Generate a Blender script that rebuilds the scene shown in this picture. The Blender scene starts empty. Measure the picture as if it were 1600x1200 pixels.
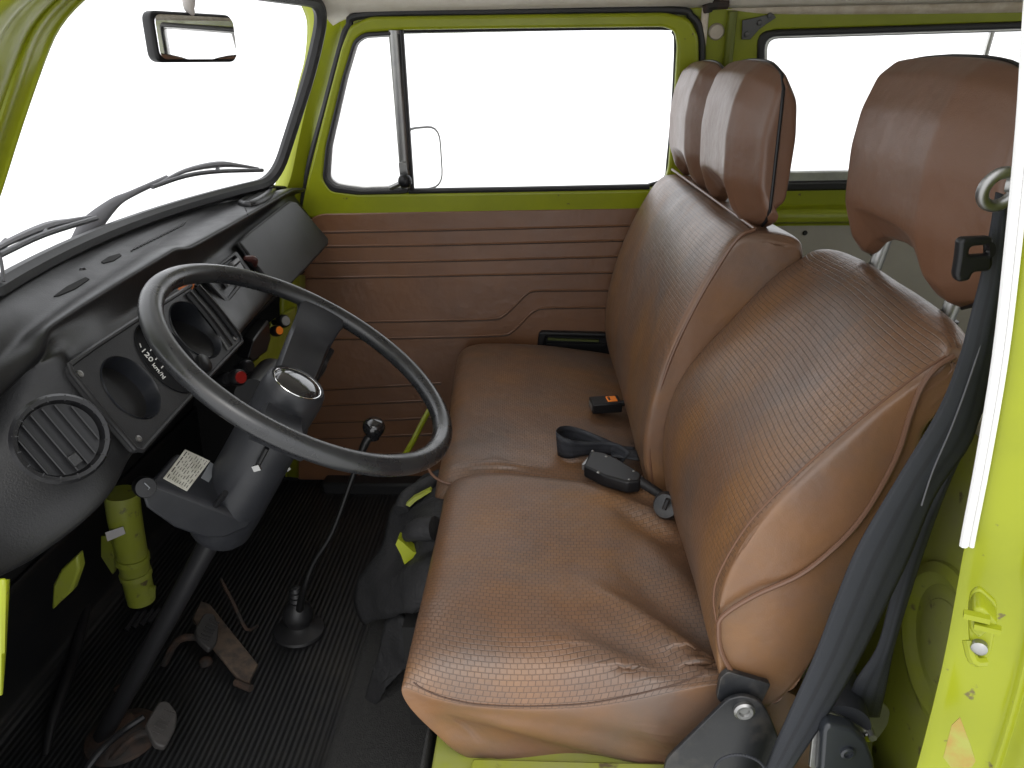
import bpy, bmesh, math, random
from mathutils import Vector, Matrix, noise as mnoise
random.seed(7)
R_ = math.radians
SC = bpy.context.scene
COL = SC.collection
H = 1.62                       # eye height above the ground; all helper coordinates below are relative to the eye
OFF = Vector((0, 0, H))

# ------------------------------------------------------------------ camera
F, PITCH, YAW, ROLL = 1200.0, R_(22.6), R_(3.0), R_(1.0)
fwd = Vector((-math.sin(YAW)*math.cos(PITCH), math.cos(YAW)*math.cos(PITCH), -math.sin(PITCH)))
r0 = Vector((math.cos(YAW), math.sin(YAW), 0)); u0 = r0.cross(fwd)
CR = r0*math.cos(ROLL) - u0*math.sin(ROLL)
CU = r0*math.sin(ROLL) + u0*math.cos(ROLL)
cam = bpy.data.cameras.new('camera'); camo = bpy.data.objects.new('camera', cam); COL.objects.link(camo)
cam.sensor_width = 36; cam.lens = 27.0; cam.clip_start = 0.02; cam.clip_end = 3000
M = Matrix((CR, CU, -fwd)).transposed().to_4x4(); M.translation = OFF
camo.matrix_world = M
SC.camera = camo

# ------------------------------------------------------------------ world, sun, exposure
w = bpy.data.worlds.new('World'); SC.world = w; w.use_nodes = True
nt = w.node_tree; nt.nodes.clear()
out = nt.nodes.new('ShaderNodeOutputWorld'); bg = nt.nodes.new('ShaderNodeBackground')
sky = nt.nodes.new('ShaderNodeTexSky'); sky.sky_type = 'NISHITA'; sky.sun_disc = False
sky.sun_elevation = R_(48); sky.sun_rotation = R_(200); sky.dust_density = 6; sky.air_density = 1.0
mixw = nt.nodes.new('ShaderNodeMix'); mixw.data_type = 'RGBA'; mixw.inputs[0].default_value = 0.85
mixw.inputs[7].default_value = (17, 17.2, 17.6, 1)          # overcast cloud deck in front of the blue
nt.links.new(sky.outputs[0], mixw.inputs[6]); nt.links.new(mixw.outputs[2], bg.inputs[0])
bg.inputs[1].default_value = 0.10
nt.links.new(bg.outputs[0], out.inputs[0])
sl = bpy.data.lights.new('sun', 'SUN'); sl.energy = 0.6; sl.angle = R_(25); sl.color = (1, .97, .92)
so = bpy.data.objects.new('sun', sl); COL.objects.link(so); so.location = (0, -3, 6)
so.rotation_euler = Vector((-.12, .72, -.85)).to_track_quat('-Z', 'Y').to_euler()
SC.view_settings.view_transform = 'Standard'; SC.view_settings.look = 'None'
SC.view_settings.exposure = 0.45; SC.view_settings.gamma = 1
SC.cycles.use_denoising = True
SC.cycles.max_bounces = 10; SC.cycles.diffuse_bounces = 6; SC.cycles.transparent_max_bounces = 16
SC.cycles.caustics_reflective = False

# ------------------------------------------------------------------ picture <-> space helpers (eye at origin)
def ray(px, py): return fwd + CR*((px-800)/F) - CU*((py-600)/F)
def AY(px, py, y): d = ray(px, py); return d*(y/d.y)
def AZ(px, py, z): d = ray(px, py); return d*(z/d.z)
def AX(px, py, x): d = ray(px, py); return d*(x/d.x)
class Plane:
    def __init__(s, p0, p1, p2):
        s.o = Vector(p0); s.u = (Vector(p1)-s.o).normalized()
        t = Vector(p2)-s.o; s.n = s.u.cross(t).normalized(); s.v = s.n.cross(s.u)
    def hit(s, px, py): d = ray(px, py); return d*(s.o.dot(s.n)/d.dot(s.n))
    def uv(s, px, py): p = s.hit(px, py)-s.o; return (p.dot(s.u), p.dot(s.v))
    def xyz(s, a, b, c=0): return s.o+s.u*a+s.v*b+s.n*c
V = Vector

# ------------------------------------------------------------------ materials
def mat(name, col, rough=.5, metal=0, col2=None, nscale=6, nlo=.4, nhi=.62, bump=None, spec=.5, coat=0, rvar=0, extra=None):
    m = bpy.data.materials.new(name); m.use_nodes = True; t = m.node_tree; N = t.nodes; L = t.links
    b = N['Principled BSDF']
    b.inputs['Base Color'].default_value = (*col, 1); b.inputs['Roughness'].default_value = rough
    b.inputs['Metallic'].default_value = metal; b.inputs['Specular IOR Level'].default_value = spec
    b.inputs['Coat Weight'].default_value = coat; b.inputs['Coat Roughness'].default_value = .12
    tc = N.new('ShaderNodeTexCoord')
    last = None
    if col2 or rvar:
        n = N.new('ShaderNodeTexNoise'); n.inputs['Scale'].default_value = nscale; n.inputs['Detail'].default_value = 6
        n.inputs['Roughness'].default_value = .65
        L.new(tc.outputs['Object'], n.inputs['Vector'])
        r = N.new('ShaderNodeMapRange'); r.inputs[1].default_value = nlo; r.inputs[2].default_value = nhi
        L.new(n.outputs[0], r.inputs[0])
        if col2:
            mx = N.new('ShaderNodeMix'); mx.data_type = 'RGBA'; mx.inputs[6].default_value = (*col, 1); mx.inputs[7].default_value = (*col2, 1)
            L.new(r.outputs[0], mx.inputs[0]); L.new(mx.outputs[2], b.inputs['Base Color']); last = mx
        if rvar:
            rr = N.new('ShaderNodeMapRange'); rr.inputs[3].default_value = rough-rvar; rr.inputs[4].default_value = rough+rvar
            L.new(r.outputs[0], rr.inputs[0]); L.new(rr.outputs[0], b.inputs['Roughness'])
    if bump:
        n2 = N.new('ShaderNodeTexNoise'); n2.inputs['Scale'].default_value = bump[0]; n2.inputs['Detail'].default_value = 3
        L.new(tc.outputs['Object'], n2.inputs['Vector'])
        bp = N.new('ShaderNodeBump'); bp.inputs['Strength'].default_value = bump[1]; bp.inputs['Distance'].default_value = bump[2] if len(bump) > 2 else .001
        L.new(n2.outputs[0], bp.inputs['Height']); L.new(bp.outputs[0], b.inputs['Normal'])
    return m

def chips(m, col, scale=38, lo=.70, hi=.73):
    """sparse chips and grime specks of their own shape"""
    t = m.node_tree; N = t.nodes; L = t.links; b = N['Principled BSDF']; lk = b.inputs['Base Color'].links[0]; src = lk.from_socket
    tc = N.new('ShaderNodeTexCoord'); n = N.new('ShaderNodeTexNoise'); n.inputs['Scale'].default_value = scale; n.inputs['Detail'].default_value = 5
    L.new(tc.outputs['Object'], n.inputs['Vector']); r = N.new('ShaderNodeMapRange'); r.inputs[1].default_value = lo; r.inputs[2].default_value = hi
    L.new(n.outputs[0], r.inputs[0]); x = N.new('ShaderNodeMix'); x.data_type = 'RGBA'; x.inputs[7].default_value = (*col, 1)
    L.new(r.outputs[0], x.inputs[0]); L.new(src, x.inputs[6]); L.new(x.outputs[2], b.inputs['Base Color'])

def vinyl(name, weave, swap=False, base=(.160, .084, .046), alt=(.120, .078, .057), warm=(.210, .100, .034)):
    m = bpy.data.materials.new(name); m.use_nodes = True; t = m.node_tree; N = t.nodes; L = t.links
    b = N['Principled BSDF']; b.inputs['Specular IOR Level'].default_value = .55
    tc = N.new('ShaderNodeTexCoord')
    def noise(scale, det=5, vec=None, rough=.6):
        n = N.new('ShaderNodeTexNoise'); n.inputs['Scale'].default_value = scale; n.inputs['Detail'].default_value = det
        n.inputs['Roughness'].default_value = rough
        L.new(vec or tc.outputs['Object'], n.inputs['Vector']); return n
    def rng(src, a, b_, c=0, d=1):
        r = N.new('ShaderNodeMapRange'); r.inputs[1].default_value = a; r.inputs[2].default_value = b_
        r.inputs[3].default_value = c; r.inputs[4].default_value = d; L.new(src, r.inputs[0]); return r.outputs[0]
    def mix(f, a, c):
        x = N.new('ShaderNodeMix'); x.data_type = 'RGBA'; L.new(f, x.inputs[0])
        for i, q in ((6, a), (7, c)):
            if isinstance(q, tuple): x.inputs[i].default_value = (*q, 1)
            else: L.new(q, x.inputs[i])
        return x.outputs[2]
    n1 = noise(5, 7); n2 = noise(3.1, 6, rough=.7); n3 = noise(60, 3)
    c = mix(rng(n1.outputs[0], .42, .62), base, alt)
    mp = N.new('ShaderNodeMapping'); mp.inputs['Location'].default_value = (3, 1, 7); mp.inputs['Scale'].default_value = (1, 2.2, 1)
    L.new(tc.outputs['Object'], mp.inputs[0]); n4 = noise(4, 6, mp.outputs[0])
    c = mix(rng(n4.outputs[0], .48, .66, 0, .75), c, warm)
    h = n3.outputs[0]; hs = .25
    bp = N.new('ShaderNodeBump'); bp.inputs['Distance'].default_value = .0006; bp.inputs['Strength'].default_value = .35
    L.new(noise(650, 2).outputs[0], bp.inputs['Height'])
    wr = N.new('ShaderNodeBump'); wr.inputs['Distance'].default_value = .006; wr.inputs['Strength'].default_value = .35
    L.new(noise(16, 3).outputs[0], wr.inputs['Height']); L.new(wr.outputs[0], bp.inputs['Normal'])
    nrm = bp.outputs[0]
    if weave:
        uv = N.new('ShaderNodeUVMap')
        dz = N.new('ShaderNodeVectorMath'); dz.operation = 'SCALE'; dz.inputs['Scale'].default_value = .004
        nn = noise(9, 3); L.new(nn.outputs[1], dz.inputs[0])
        src_uv = uv.outputs[0]
        if swap:
            sx = N.new('ShaderNodeSeparateXYZ'); cx = N.new('ShaderNodeCombineXYZ'); L.new(src_uv, sx.inputs[0])
            L.new(sx.outputs[0], cx.inputs[1]); L.new(sx.outputs[1], cx.inputs[0]); src_uv = cx.outputs[0]
        ad = N.new('ShaderNodeVectorMath'); ad.operation = 'ADD'; L.new(src_uv, ad.inputs[0]); L.new(dz.outputs[0], ad.inputs[1])
        br = N.new('ShaderNodeTexBrick'); br.inputs['Scale'].default_value = 1
        br.inputs['Brick Width'].default_value = .0085; br.inputs['Row Height'].default_value = .0066
        br.inputs['Mortar Size'].default_value = .0008; br.inputs['Mortar Smooth'].default_value = .8
        br.inputs['Color1'].default_value = (1, 1, 1, 1); br.inputs['Color2'].default_value = (.80, .80, .80, 1); br.inputs['Mortar'].default_value = (0, 0, 0, 1)
        L.new(ad.outputs[0], br.inputs['Vector'])
        mul = N.new('ShaderNodeMix'); mul.data_type = 'RGBA'; mul.blend_type = 'MULTIPLY'; mul.inputs[0].default_value = .5
        L.new(c, mul.inputs[6]); L.new(br.outputs[0], mul.inputs[7]); c = mul.outputs[2]
        bw = N.new('ShaderNodeBump'); bw.inputs['Distance'].default_value = .0008; bw.inputs['Strength'].default_value = .4
        L.new(br.outputs[0], bw.inputs['Height']); L.new(nrm, bw.inputs['Normal']); nrm = bw.outputs[0]
    L.new(c, b.inputs['Base Color']); L.new(nrm, b.inputs['Normal'])
    L.new(rng(n2.outputs[0], .35, .65, .30, .48), b.inputs['Roughness'])
    return m

def glassmat(name, tint=(1, 1, 1), refl=.06):
    m = bpy.data.materials.new(name); m.use_nodes = True; t = m.node_tree; N = t.nodes; L = t.links; N.clear()
    o = N.new('ShaderNodeOutputMaterial'); mx = N.new('ShaderNodeMixShader'); tr = N.new('ShaderNodeBsdfTransparent'); gl = N.new('ShaderNodeBsdfGlossy')
    tr.inputs[0].default_value = (*tint, 1); gl.inputs['Roughness'].default_value = .01
    mx.inputs[0].default_value = .025
    L.new(tr.outputs[0], mx.inputs[1]); L.new(gl.outputs[0], mx.inputs[2]); L.new(mx.outputs[0], o.inputs[0])
    return m

LIME = mat('lime_paint', (.248, .280, .011), .36, col2=(.222, .252, .013), nscale=7, coat=.07, spec=.3, bump=(11, .10, .005), rvar=.08)
LIMEOLD = mat('worn_lime_paint', (.245, .275, .032), .5, col2=(.235, .24, .10), nscale=5, nlo=.45, nhi=.7, bump=(60, .12, .001), rvar=.1)
chips(LIME, (.12, .10, .035), 60, .70, .74); chips(LIMEOLD, (.10, .08, .04), 34, .64, .70)
BROWN = vinyl('brown_vinyl', False)
WEAVE = vinyl('woven_brown_vinyl', True)
WEAVEC = vinyl('woven_brown_cushion_vinyl', True, True)
DOORV = vinyl('door_vinyl', False, base=(.150, .068, .031), alt=(.128, .060, .030), warm=(.168, .074, .030))
HEADV = vinyl('headrest_vinyl', False, base=(.130, .063, .036), alt=(.115, .058, .035), warm=(.14, .066, .036))
PIPE = mat('brown_piping', (.125, .062, .036), .4)
DASH = mat('black_dash_vinyl', (.009, .009, .0095), .40, col2=(.013, .013, .0135), nscale=8, spec=.3, bump=(520, .35, .0007), rvar=.06)
BLACKP = mat('black_plastic', (.008, .008, .009), .4, spec=.3, bump=(300, .15, .0005))
HARDP = mat('grained_hard_plastic', (.010, .010, .0105), .45, spec=.3, bump=(520, .35, .0007), col2=(.018, .018, .019), nscale=10)
WHEELM = mat('steering_rim_plastic', (.013, .0135, .015), .3, col2=(.020, .021, .022), nscale=14, bump=(300, .1, .0003), rvar=.07)
SHROUD = mat('column_plastic', (.015, .016, .019), .42, spec=.35, bump=(350, .2, .0006), col2=(.024, .025, .028), nscale=9)
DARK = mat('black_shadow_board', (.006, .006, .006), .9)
RUBBER = mat('black_rubber', (.012, .012, .013), .5, bump=(120, .2, .001))
CRINK = mat('crinkled_black_rubber', (.013, .0132, .014), .68, spec=.3, bump=(150, .6, .003), col2=(.018, .018, .019), nscale=20)
CARPET = mat('dark_grey_carpet', (.016, .016, .016), .85, col2=(.026, .026, .025), nscale=160, bump=(380, .8, .003))
CHROME = mat('chrome', (.75, .75, .75), .12, 1)
STEEL = mat('dull_steel', (.34, .34, .33), .42, 1, col2=(.3, .3, .3), nscale=30)
ALU = mat('aluminium_trim', (.62, .62, .61), .32, .9, col2=(.5, .5, .5), nscale=20)
WHITEALU = mat('white_anodised_trim', (.78, .78, .77), .35, .25)
CREAM = mat('cream_vinyl', (.70, .66, .58), .6, col2=(.62, .57, .49), nscale=12, bump=(260, .4, .001))
CREAMSTRIP = mat('aged_cream_strip', (.58, .52, .43), .6, col2=(.45, .38, .29), nscale=30)
BEIGE = mat('beige_grey_panel', (.34, .32, .27), .6, col2=(.31, .29, .245), nscale=6, bump=(200, .15, .0006))
RUST = mat('rusty_iron', (.055, .030, .019), .8, col2=(.020, .017, .015), nscale=26, bump=(120, .6, .002))
WORN = mat('worn_wood_plate', (.12, .085, .06), .75, col2=(.05, .04, .035), nscale=40, bump=(150, .5, .001))
PADR = mat('grey_pedal_rubber', (.06, .055, .052), .6, col2=(.04, .037, .035), nscale=30)
ORANGE = mat('orange_plastic', (.85, .22, .015), .45)
AMBER = mat('amber_lens', (.42, .12, .035), .3)
REDK = mat('red_knob', (.22, .012, .010), .3)
PAPER = mat('paper_label', (.60, .59, .52), .6, col2=(.42, .41, .34), nscale=40)
GREYLAB = mat('grey_label', (.17, .18, .19), .5)
INK = mat('ink', (.02, .02, .02), .7)
WHITE = mat('white_print', (.75, .75, .72), .5)
WTAG = mat('white_tag', (.55, .53, .52), .7)
MIRROR = mat('mirror_glass', (.92, .92, .92), .015, 1)
BUTTON = mat('beige_button', (.42, .37, .30), .5)
SEATFRAME = mat('black_seat_metal', (.010, .011, .013), .42, col2=(.05, .045, .04), nscale=22, nlo=.5, nhi=.75, bump=(120, .2, .001))
CONC = mat('pale_concrete', (.80, .80, .79), .9, col2=(.74, .74, .73), nscale=3)
GLASS = glassmat('clear_glass')
LENS = glassmat('gauge_lens')

def beltmat():
    m = bpy.data.materials.new('belt_webbing'); m.use_nodes = True; t = m.node_tree; N = t.nodes; L = t.links
    b = N['Principled BSDF']; b.inputs['Roughness'].default_value = .55; b.inputs['Specular IOR Level'].default_value = .4
    uv = N.new('ShaderNodeUVMap'); sp = N.new('ShaderNodeSeparateXYZ'); L.new(uv.outputs[0], sp.inputs[0])
    def wave(k, ph):
        a = N.new('ShaderNodeMath'); a.operation = 'MULTIPLY_ADD'; a.inputs[1].default_value = k; a.inputs[2].default_value = ph; L.new(sp.outputs[0], a.inputs[0])
        s = N.new('ShaderNodeMath'); s.operation = 'SINE'; L.new(a.outputs[0], s.inputs[0]); return s.outputs[0]
    r = N.new('ShaderNodeMapRange'); r.inputs[1].default_value = .3; r.inputs[2].default_value = .75; L.new(wave(6.283*3, 1.5), r.inputs[0])
    mx = N.new('ShaderNodeMix'); mx.data_type = 'RGBA'; mx.inputs[6].default_value = (.022, .0245, .031, 1); mx.inputs[7].default_value = (.014, .0155, .020, 1)
    L.new(r.outputs[0], mx.inputs[0]); L.new(mx.outputs[2], b.inputs['Base Color'])
    wv = N.new('ShaderNodeTexWave'); wv.inputs['Scale'].default_value = 200; wv.bands_direction = 'DIAGONAL'
    L.new(uv.outputs[0], wv.inputs[0])
    bp = N.new('ShaderNodeBump'); bp.inputs['Strength'].default_value = .3; bp.inputs['Distance'].default_value = .0008
    L.new(wv.outputs[1], bp.inputs['Height']); L.new(bp.outputs[0], b.inputs['Normal'])
    return m
BELT = beltmat()

def ribmat():
    m = mat('ribbed_rubber_mat', (.0105, .011, .0118), .48, col2=(.022, .0205, .018), nscale=9, nlo=.5, nhi=.75)
    t = m.node_tree; N = t.nodes; L = t.links; b = N['Principled BSDF']
    tc = N.new('ShaderNodeTexCoord'); wv = N.new('ShaderNodeTexWave'); wv.inputs['Scale'].default_value = 29; wv.bands_direction = 'X'
    wv.wave_profile = 'SIN'; wv.inputs['Distortion'].default_value = 0
    L.new(tc.outputs['Object'], wv.inputs[0])
    bp = N.new('ShaderNodeBump'); bp.inputs['Strength'].default_value = .6; bp.inputs['Distance'].default_value = .0022
    L.new(wv.outputs[1], bp.inputs['Height']); L.new(bp.outputs[0], b.inputs['Normal'])
    return m
RIBS = ribmat()

# ------------------------------------------------------------------ object helpers
def wl(o):
    v = Vector((0, 0, 0))
    while o: v += o.location; o = o.parent
    return v
def thing(name, label, cat, loc, group=None):
    o = bpy.data.objects.new(name, None); COL.objects.link(o); o.location = Vector(loc)+OFF; o.empty_display_size = .05
    o['label'] = label; o['category'] = cat
    if group: o['group'] = group
    return o
def tag(o, label=None, cat=None, group=None, kind=None):
    if label: o['label'] = label
    if cat: o['category'] = cat
    if group: o['group'] = group
    if kind: o['kind'] = kind
    return o
def mk(name, prims, mats, parent=None, smooth=True, bevel=0, sub=0, solid=0, bseg=2, label=None, loc=None, auto=40):
    """one mesh object out of primitives (verts, faces[, uvs, slots])"""
    if isinstance(prims, tuple): prims = [prims]
    if not isinstance(mats, (list, tuple)): mats = [mats]
    vs, fs, uvs, sl_, hasuv = [], [], [], [], False
    for p in prims:
        o = len(vs); vs += [Vector(v)+OFF for v in p[0]]; fs += [[i+o for i in f] for f in p[1]]
        if len(p) > 2 and p[2]: uvs += list(p[2]); hasuv = True
        else: uvs += [(0, 0)]*len(p[0])
        sl_ += list(p[3]) if len(p) > 3 and p[3] else [0]*len(p[1])
    base = wl(parent) if parent else (Vector(loc)+OFF if loc is not None else sum(vs, Vector())/max(1, len(vs)))
    me = bpy.data.meshes.new(name); me.from_pydata([v-base for v in vs], [], fs)
    for m in mats: me.materials.append(m)
    for p, s in zip(me.polygons, sl_): p.material_index = s; p.use_smooth = smooth
    if hasuv:
        ul = me.uv_layers.new(name='UVMap')
        for l in me.loops: ul.data[l.index].uv = uvs[l.vertex_index]
    bm = bmesh.new(); bm.from_mesh(me); bmesh.ops.recalc_face_normals(bm, faces=bm.faces); bm.to_mesh(me); bm.free()
    o = bpy.data.objects.new(name, me); COL.objects.link(o)
    if parent: o.parent = parent
    else: o.location = base
    if solid:
        md = o.modifiers.new('s', 'SOLIDIFY'); md.thickness = solid; md.offset = 0
    if bevel:
        md = o.modifiers.new('b', 'BEVEL'); md.width = bevel; md.segments = bseg; md.limit_method = 'ANGLE'; md.angle_limit = R_(35)
        md.harden_normals = False
    if sub:
        md = o.modifiers.new('d', 'SUBSURF'); md.levels = sub; md.render_levels = sub
    elif smooth and auto:
        try: me.set_sharp_from_angle(angle=R_(auto))
        except Exception: pass
    if label: o['label'] = label
    return o
def cr(pts, n=8, closed=False):
    """catmull-rom through points"""
    P = [Vector(p) for p in pts]; m = len(P); out = []
    if m < 3 and not closed: 
        return [P[0].lerp(P[-1], i/n) for i in range(n+1)]
    rng = range(m) if closed else range(m-1)
    for i in rng:
        p1, p2 = P[i], P[(i+1) % m]
        p0 = P[i-1] if (closed or i > 0) else p1*2-p2
        p3 = P[(i+2) % m] if (closed or i+2 < m) else p2*2-p1
        for k in range(n):
            t = k/n
            out.append(.5*((2*p1)+(p2-p0)*t+(2*p0-5*p1+4*p2-p3)*t*t+(3*p1-p0-3*p2+p3)*t**3))
    if not closed: out.append(P[-1])
    return out
def tube(pts, r, n=10, closed=False, sm=0, caps=True, flat=None, up=None):
    """tube along pts; r number or list; flat: second radius ratio along 'up'"""
    rs = r if isinstance(r, (list, tuple)) else [r]*len(pts)
    P = [Vector(p) for p in pts]
    if sm:
        Rr = cr([(a, 0, 0) for a in rs], sm, closed); P = cr(P, sm, closed); rs = [q.x for q in Rr]
    m = len(P); vs, fs = [], []
    prev = None
    for i in range(m):
        a = P[i-1] if (closed or i > 0) else P[i]; b = P[(i+1) % m] if (closed or i+1 < m) else P[i]
        t = (b-a).normalized()
        if up is not None: s = t.cross(Vector(up)).normalized()
        elif prev is None: s = t.orthogonal().normalized()
        else: s = (prev-t*prev.dot(t)).normalized()
        prev = s; q = t.cross(s)
        for k in range(n):
            an = 2*math.pi*k/n
            vs.append(P[i]+(s*math.cos(an)+q*math.sin(an)*(flat or 1))*rs[i])
    for i in range(m if closed else m-1):
        j = (i+1) % m
        for k in range(n): fs.append([i*n+k, i*n+(k+1) % n, j*n+(k+1) % n, j*n+k])
    if caps and not closed:
        fs.append(list(range(n))[::-1]); fs.append([(m-1)*n+k for k in range(n)])
    return (vs, fs)
def basis_from(ax):
    ax = Vector(ax).normalized(); a = Vector((0, 1, 0)) if abs(ax.y) < .9 else Vector((1, 0, 0))
    s = (a-ax*a.dot(ax)).normalized(); return ax, s, ax.cross(s)
def lathe(prof, c, ax, n=28, s2=1.0, ref=None):
    """prof: list of (radius, height along axis)"""
    ax, s, q = basis_from(ax)
    if ref is not None: s = (Vector(ref)-ax*Vector(ref).dot(ax)).normalized(); q = ax.cross(s)
    c = Vector(c); vs, fs = [], []
    for r, h in prof:
        for k in range(n):
            a = 2*math.pi*k/n; vs.append(c+ax*h+(s*math.cos(a)+q*math.sin(a)*s2)*r)
    for i in range(len(prof)-1):
        for k in range(n): fs.append([i*n+k, i*n+(k+1) % n, (i+1)*n+(k+1) % n, (i+1)*n+k])
    if prof[0][0] > 1e-5: fs.append(list(range(n))[::-1])
    if prof[-1][0] > 1e-5: fs.append([(len(prof)-1)*n+k for k in range(n)])
    return (vs, fs)
def cyl(a, b, r, n=20, r2=None):
    a = Vector(a); b = Vector(b); h = (b-a).length; return lathe([(r, 0), (r if r2 is None else r2, h)], a, b-a, n)
def ball(c, r, n=18, sq=1.0, ax=(0, 0, 1)):
    k = 10; return lathe([(max(1e-6, r*math.sin(math.pi*i/k)), -r*sq*math.cos(math.pi*i/k)) for i in range(k+1)], c, ax, n)
def obox(c, ux, uy, uz, sx, sy, sz):
    c, ux, uy, uz = Vector(c), Vector(ux).normalized(), Vector(uy).normalized(), Vector(uz).normalized()
    vs = [c+ux*(i*sx/2)+uy*(j*sy/2)+uz*(k*sz/2) for i in (-1, 1) for j in (-1, 1) for k in (-1, 1)]
    return (vs, [[0, 1, 3, 2], [4, 6, 7, 5], [0, 4, 5, 1], [2, 3, 7, 6], [0, 2, 6, 4], [1, 5, 7, 3]])
def box(a, b):
    a, b = Vector(a), Vector(b); return obox((a+b)/2, (1, 0, 0), (0, 1, 0), (0, 0, 1), *(abs(x) for x in (b-a)))
def prism(poly, d):
    """polygon (3d points) pushed along vector d"""
    P = [Vector(p) for p in poly]; d = Vector(d); n = len(P)
    return (P+[p+d for p in P], [list(range(n))[::-1], [n+i for i in range(n)]]+[[i, (i+1) % n, n+(i+1) % n, n+i] for i in range(n)])
def sheet(rows, sm=0, smv=0, closed_v=False, uvw=None):
    rows = [[Vector(p) for p in r] for r in rows]
    if sm: rows = [cr(r, sm) for r in rows]
    if smv:
        cols = list(zip(*rows)); cols = [cr(list(c), smv) for c in cols]; rows = [list(r) for r in zip(*cols)]
    m = len(rows); k = len(rows[0]); vs = [p for r in rows for p in r]
    fs = [[i*k+j, i*k+j+1, (i+1)*k+j+1, (i+1)*k+j] for i in range(m-1) for j in range(k-1)]
    uvs = []
    L = 0
    for i, r in enumerate(rows):
        if i: L += (r[k//2]-rows[i-1][k//2]).length
        for j in range(k): uvs.append((j/(k-1), L))
    return (vs, fs, uvs)
def smooth(a, b, x): t = max(0, min(1, (x-a)/(b-a))); return t*t*(3-2*t)
def roundpoly(pts, r, n=5):
    out = []; m = len(pts)
    rs = r if isinstance(r, (list, tuple)) else [r]*m
    for i in range(m):
        p = Vector(pts[i]); a = Vector(pts[i-1])-p; b = Vector(pts[(i+1) % m])-p
        q = min(rs[i], a.length*.48, b.length*.48)
        if q < 1e-5: out.append(p); continue
        s, e = p+a.normalized()*q, p+b.normalized()*q
        for k in range(n+1):
            t = k/n; out.append(s*(1-t)**2+p*2*t*(1-t)+e*t*t)
    return out
def plate(pl, loops, thick, bev=0, lift=0, sm=False, rad=0, px=True, res=2):
    """flat plate in plane pl: first loop outline, the others holes; loops in pixels or uv"""
    cu = bpy.data.curves.new('tmp', 'CURVE'); cu.dimensions = '2D'; cu.fill_mode = 'BOTH'
    cu.extrude = max(thick/2-bev, 1e-5); cu.bevel_depth = bev; cu.bevel_resolution = res
    if bev: cu.offset = -bev
    for i, lp in enumerate(loops):
        q = [Vector((*(pl.uv(*p) if px else p), 0)) for p in lp]
        rr = rad[i] if isinstance(rad, (list, tuple)) else rad
        if rr: q = roundpoly(q, rr)
        s = cu.splines.new('POLY'); s.points.add(len(q)-1); s.use_cyclic_u = True
        for k, v in enumerate(q): s.points[k].co = (v.x, v.y, 0, 1)
    ob = bpy.data.objects.new('tmp', cu); COL.objects.link(ob)
    dg = bpy.context.evaluated_depsgraph_get(); me = bpy.data.meshes.new_from_object(ob.evaluated_get(dg))
    vs = [pl.xyz(v.co.x, v.co.y, v.co.z+lift) for v in me.vertices]; fs = [list(p.vertices) for p in me.polygons]
    bpy.data.objects.remove(ob); bpy.data.curves.remove(cu); bpy.data.meshes.remove(me)
    return (vs, fs)
def text(s, c, ux, uy, size, thick=.0004, align='CENTER'):
    cu = bpy.data.curves.new('tmp', 'FONT'); cu.body = s; cu.size = size; cu.extrude = thick; cu.align_x = align; cu.align_y = 'CENTER'; cu.resolution_u = 2
    ob = bpy.data.objects.new('tmp', cu); COL.objects.link(ob)
    dg = bpy.context.evaluated_depsgraph_get(); me = bpy.data.meshes.new_from_object(ob.evaluated_get(dg))
    ux = Vector(ux).normalized(); uy = Vector(uy).normalized(); n = ux.cross(uy); c = Vector(c)
    vs = [c+ux*v.co.x+uy*v.co.y+n*v.co.z for v in me.vertices]; fs = [list(p.vertices) for p in me.polygons]
    bpy.data.objects.remove(ob); bpy.data.curves.remove(cu); bpy.data.meshes.remove(me)
    return (vs, fs)
V = Vector
def loft_y(secs, wv=None, wy=None, rot=0):
    """closed rings of (x,z) at successive y; capped; uv in metres. wv: ring edge range that is woven, wy: y range that is woven"""
    secs = [(y_, list(r_[rot:])+list(r_[:rot])) for y_, r_ in secs]
    n = len(secs[0][1]); vs, fs, uvs, sl_ = [], [], [], []
    for y, ring in secs:
        L = 0
        for i, q in enumerate(ring):
            x, z = q[0], q[1]; yy = q[2] if len(q) > 2 else y
            if i: L += math.hypot(x-ring[i-1][0], z-ring[i-1][1])
            vs.append((x, yy, z)); m_ = len(vs)-1
            if m_ < n: U = yy
            else:
                a = vs[m_-n]; U = uvs[m_-n][0]+math.sqrt((x-a[0])**2+(yy-a[1])**2+(z-a[2])**2)
            uvs.append((U, L))
    for s in range(len(secs)-1):
        for i in range(n):
            j = (i+1) % n; fs.append([s*n+i, s*n+j, (s+1)*n+j, (s+1)*n+i])
            ok = wv and wv[0] <= i < wv[1] and (wy is None or wy[0]-1e-4 <= min(secs[s][0], secs[s+1][0]) and max(secs[s][0], secs[s+1][0]) <= wy[1]+1e-4)
            sl_.append(1 if ok else 0)
    for s, rev in ((0, True), (len(secs)-1, False)):
        ring = secs[s][1]; y = secs[s][0]; m = len(vs)
        P = [V((*vs[s*n+i],)) for i in range(n)]
        for i in range(n):                                       # small inset towards the opposite side, then strips across
            q = P[n-1-i]; d = q-P[i]; k = min(.45, .010/max(.001, d.length)); vs.append(tuple(P[i]+d*k)); uvs.append((y, 0))
        for i in range(n):
            j = (i+1) % n; fs.append([s*n+i, s*n+j, m+j, m+i]); sl_.append(0)
        for i in range(n//2-1): fs.append([m+i, m+i+1, m+n-2-i, m+n-1-i]); sl_.append(0)
        if n % 2: fs.append([m+n//2-1, m+n//2, m+n//2+1]); sl_.append(0)
    return (vs, fs, uvs, sl_)
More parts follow.
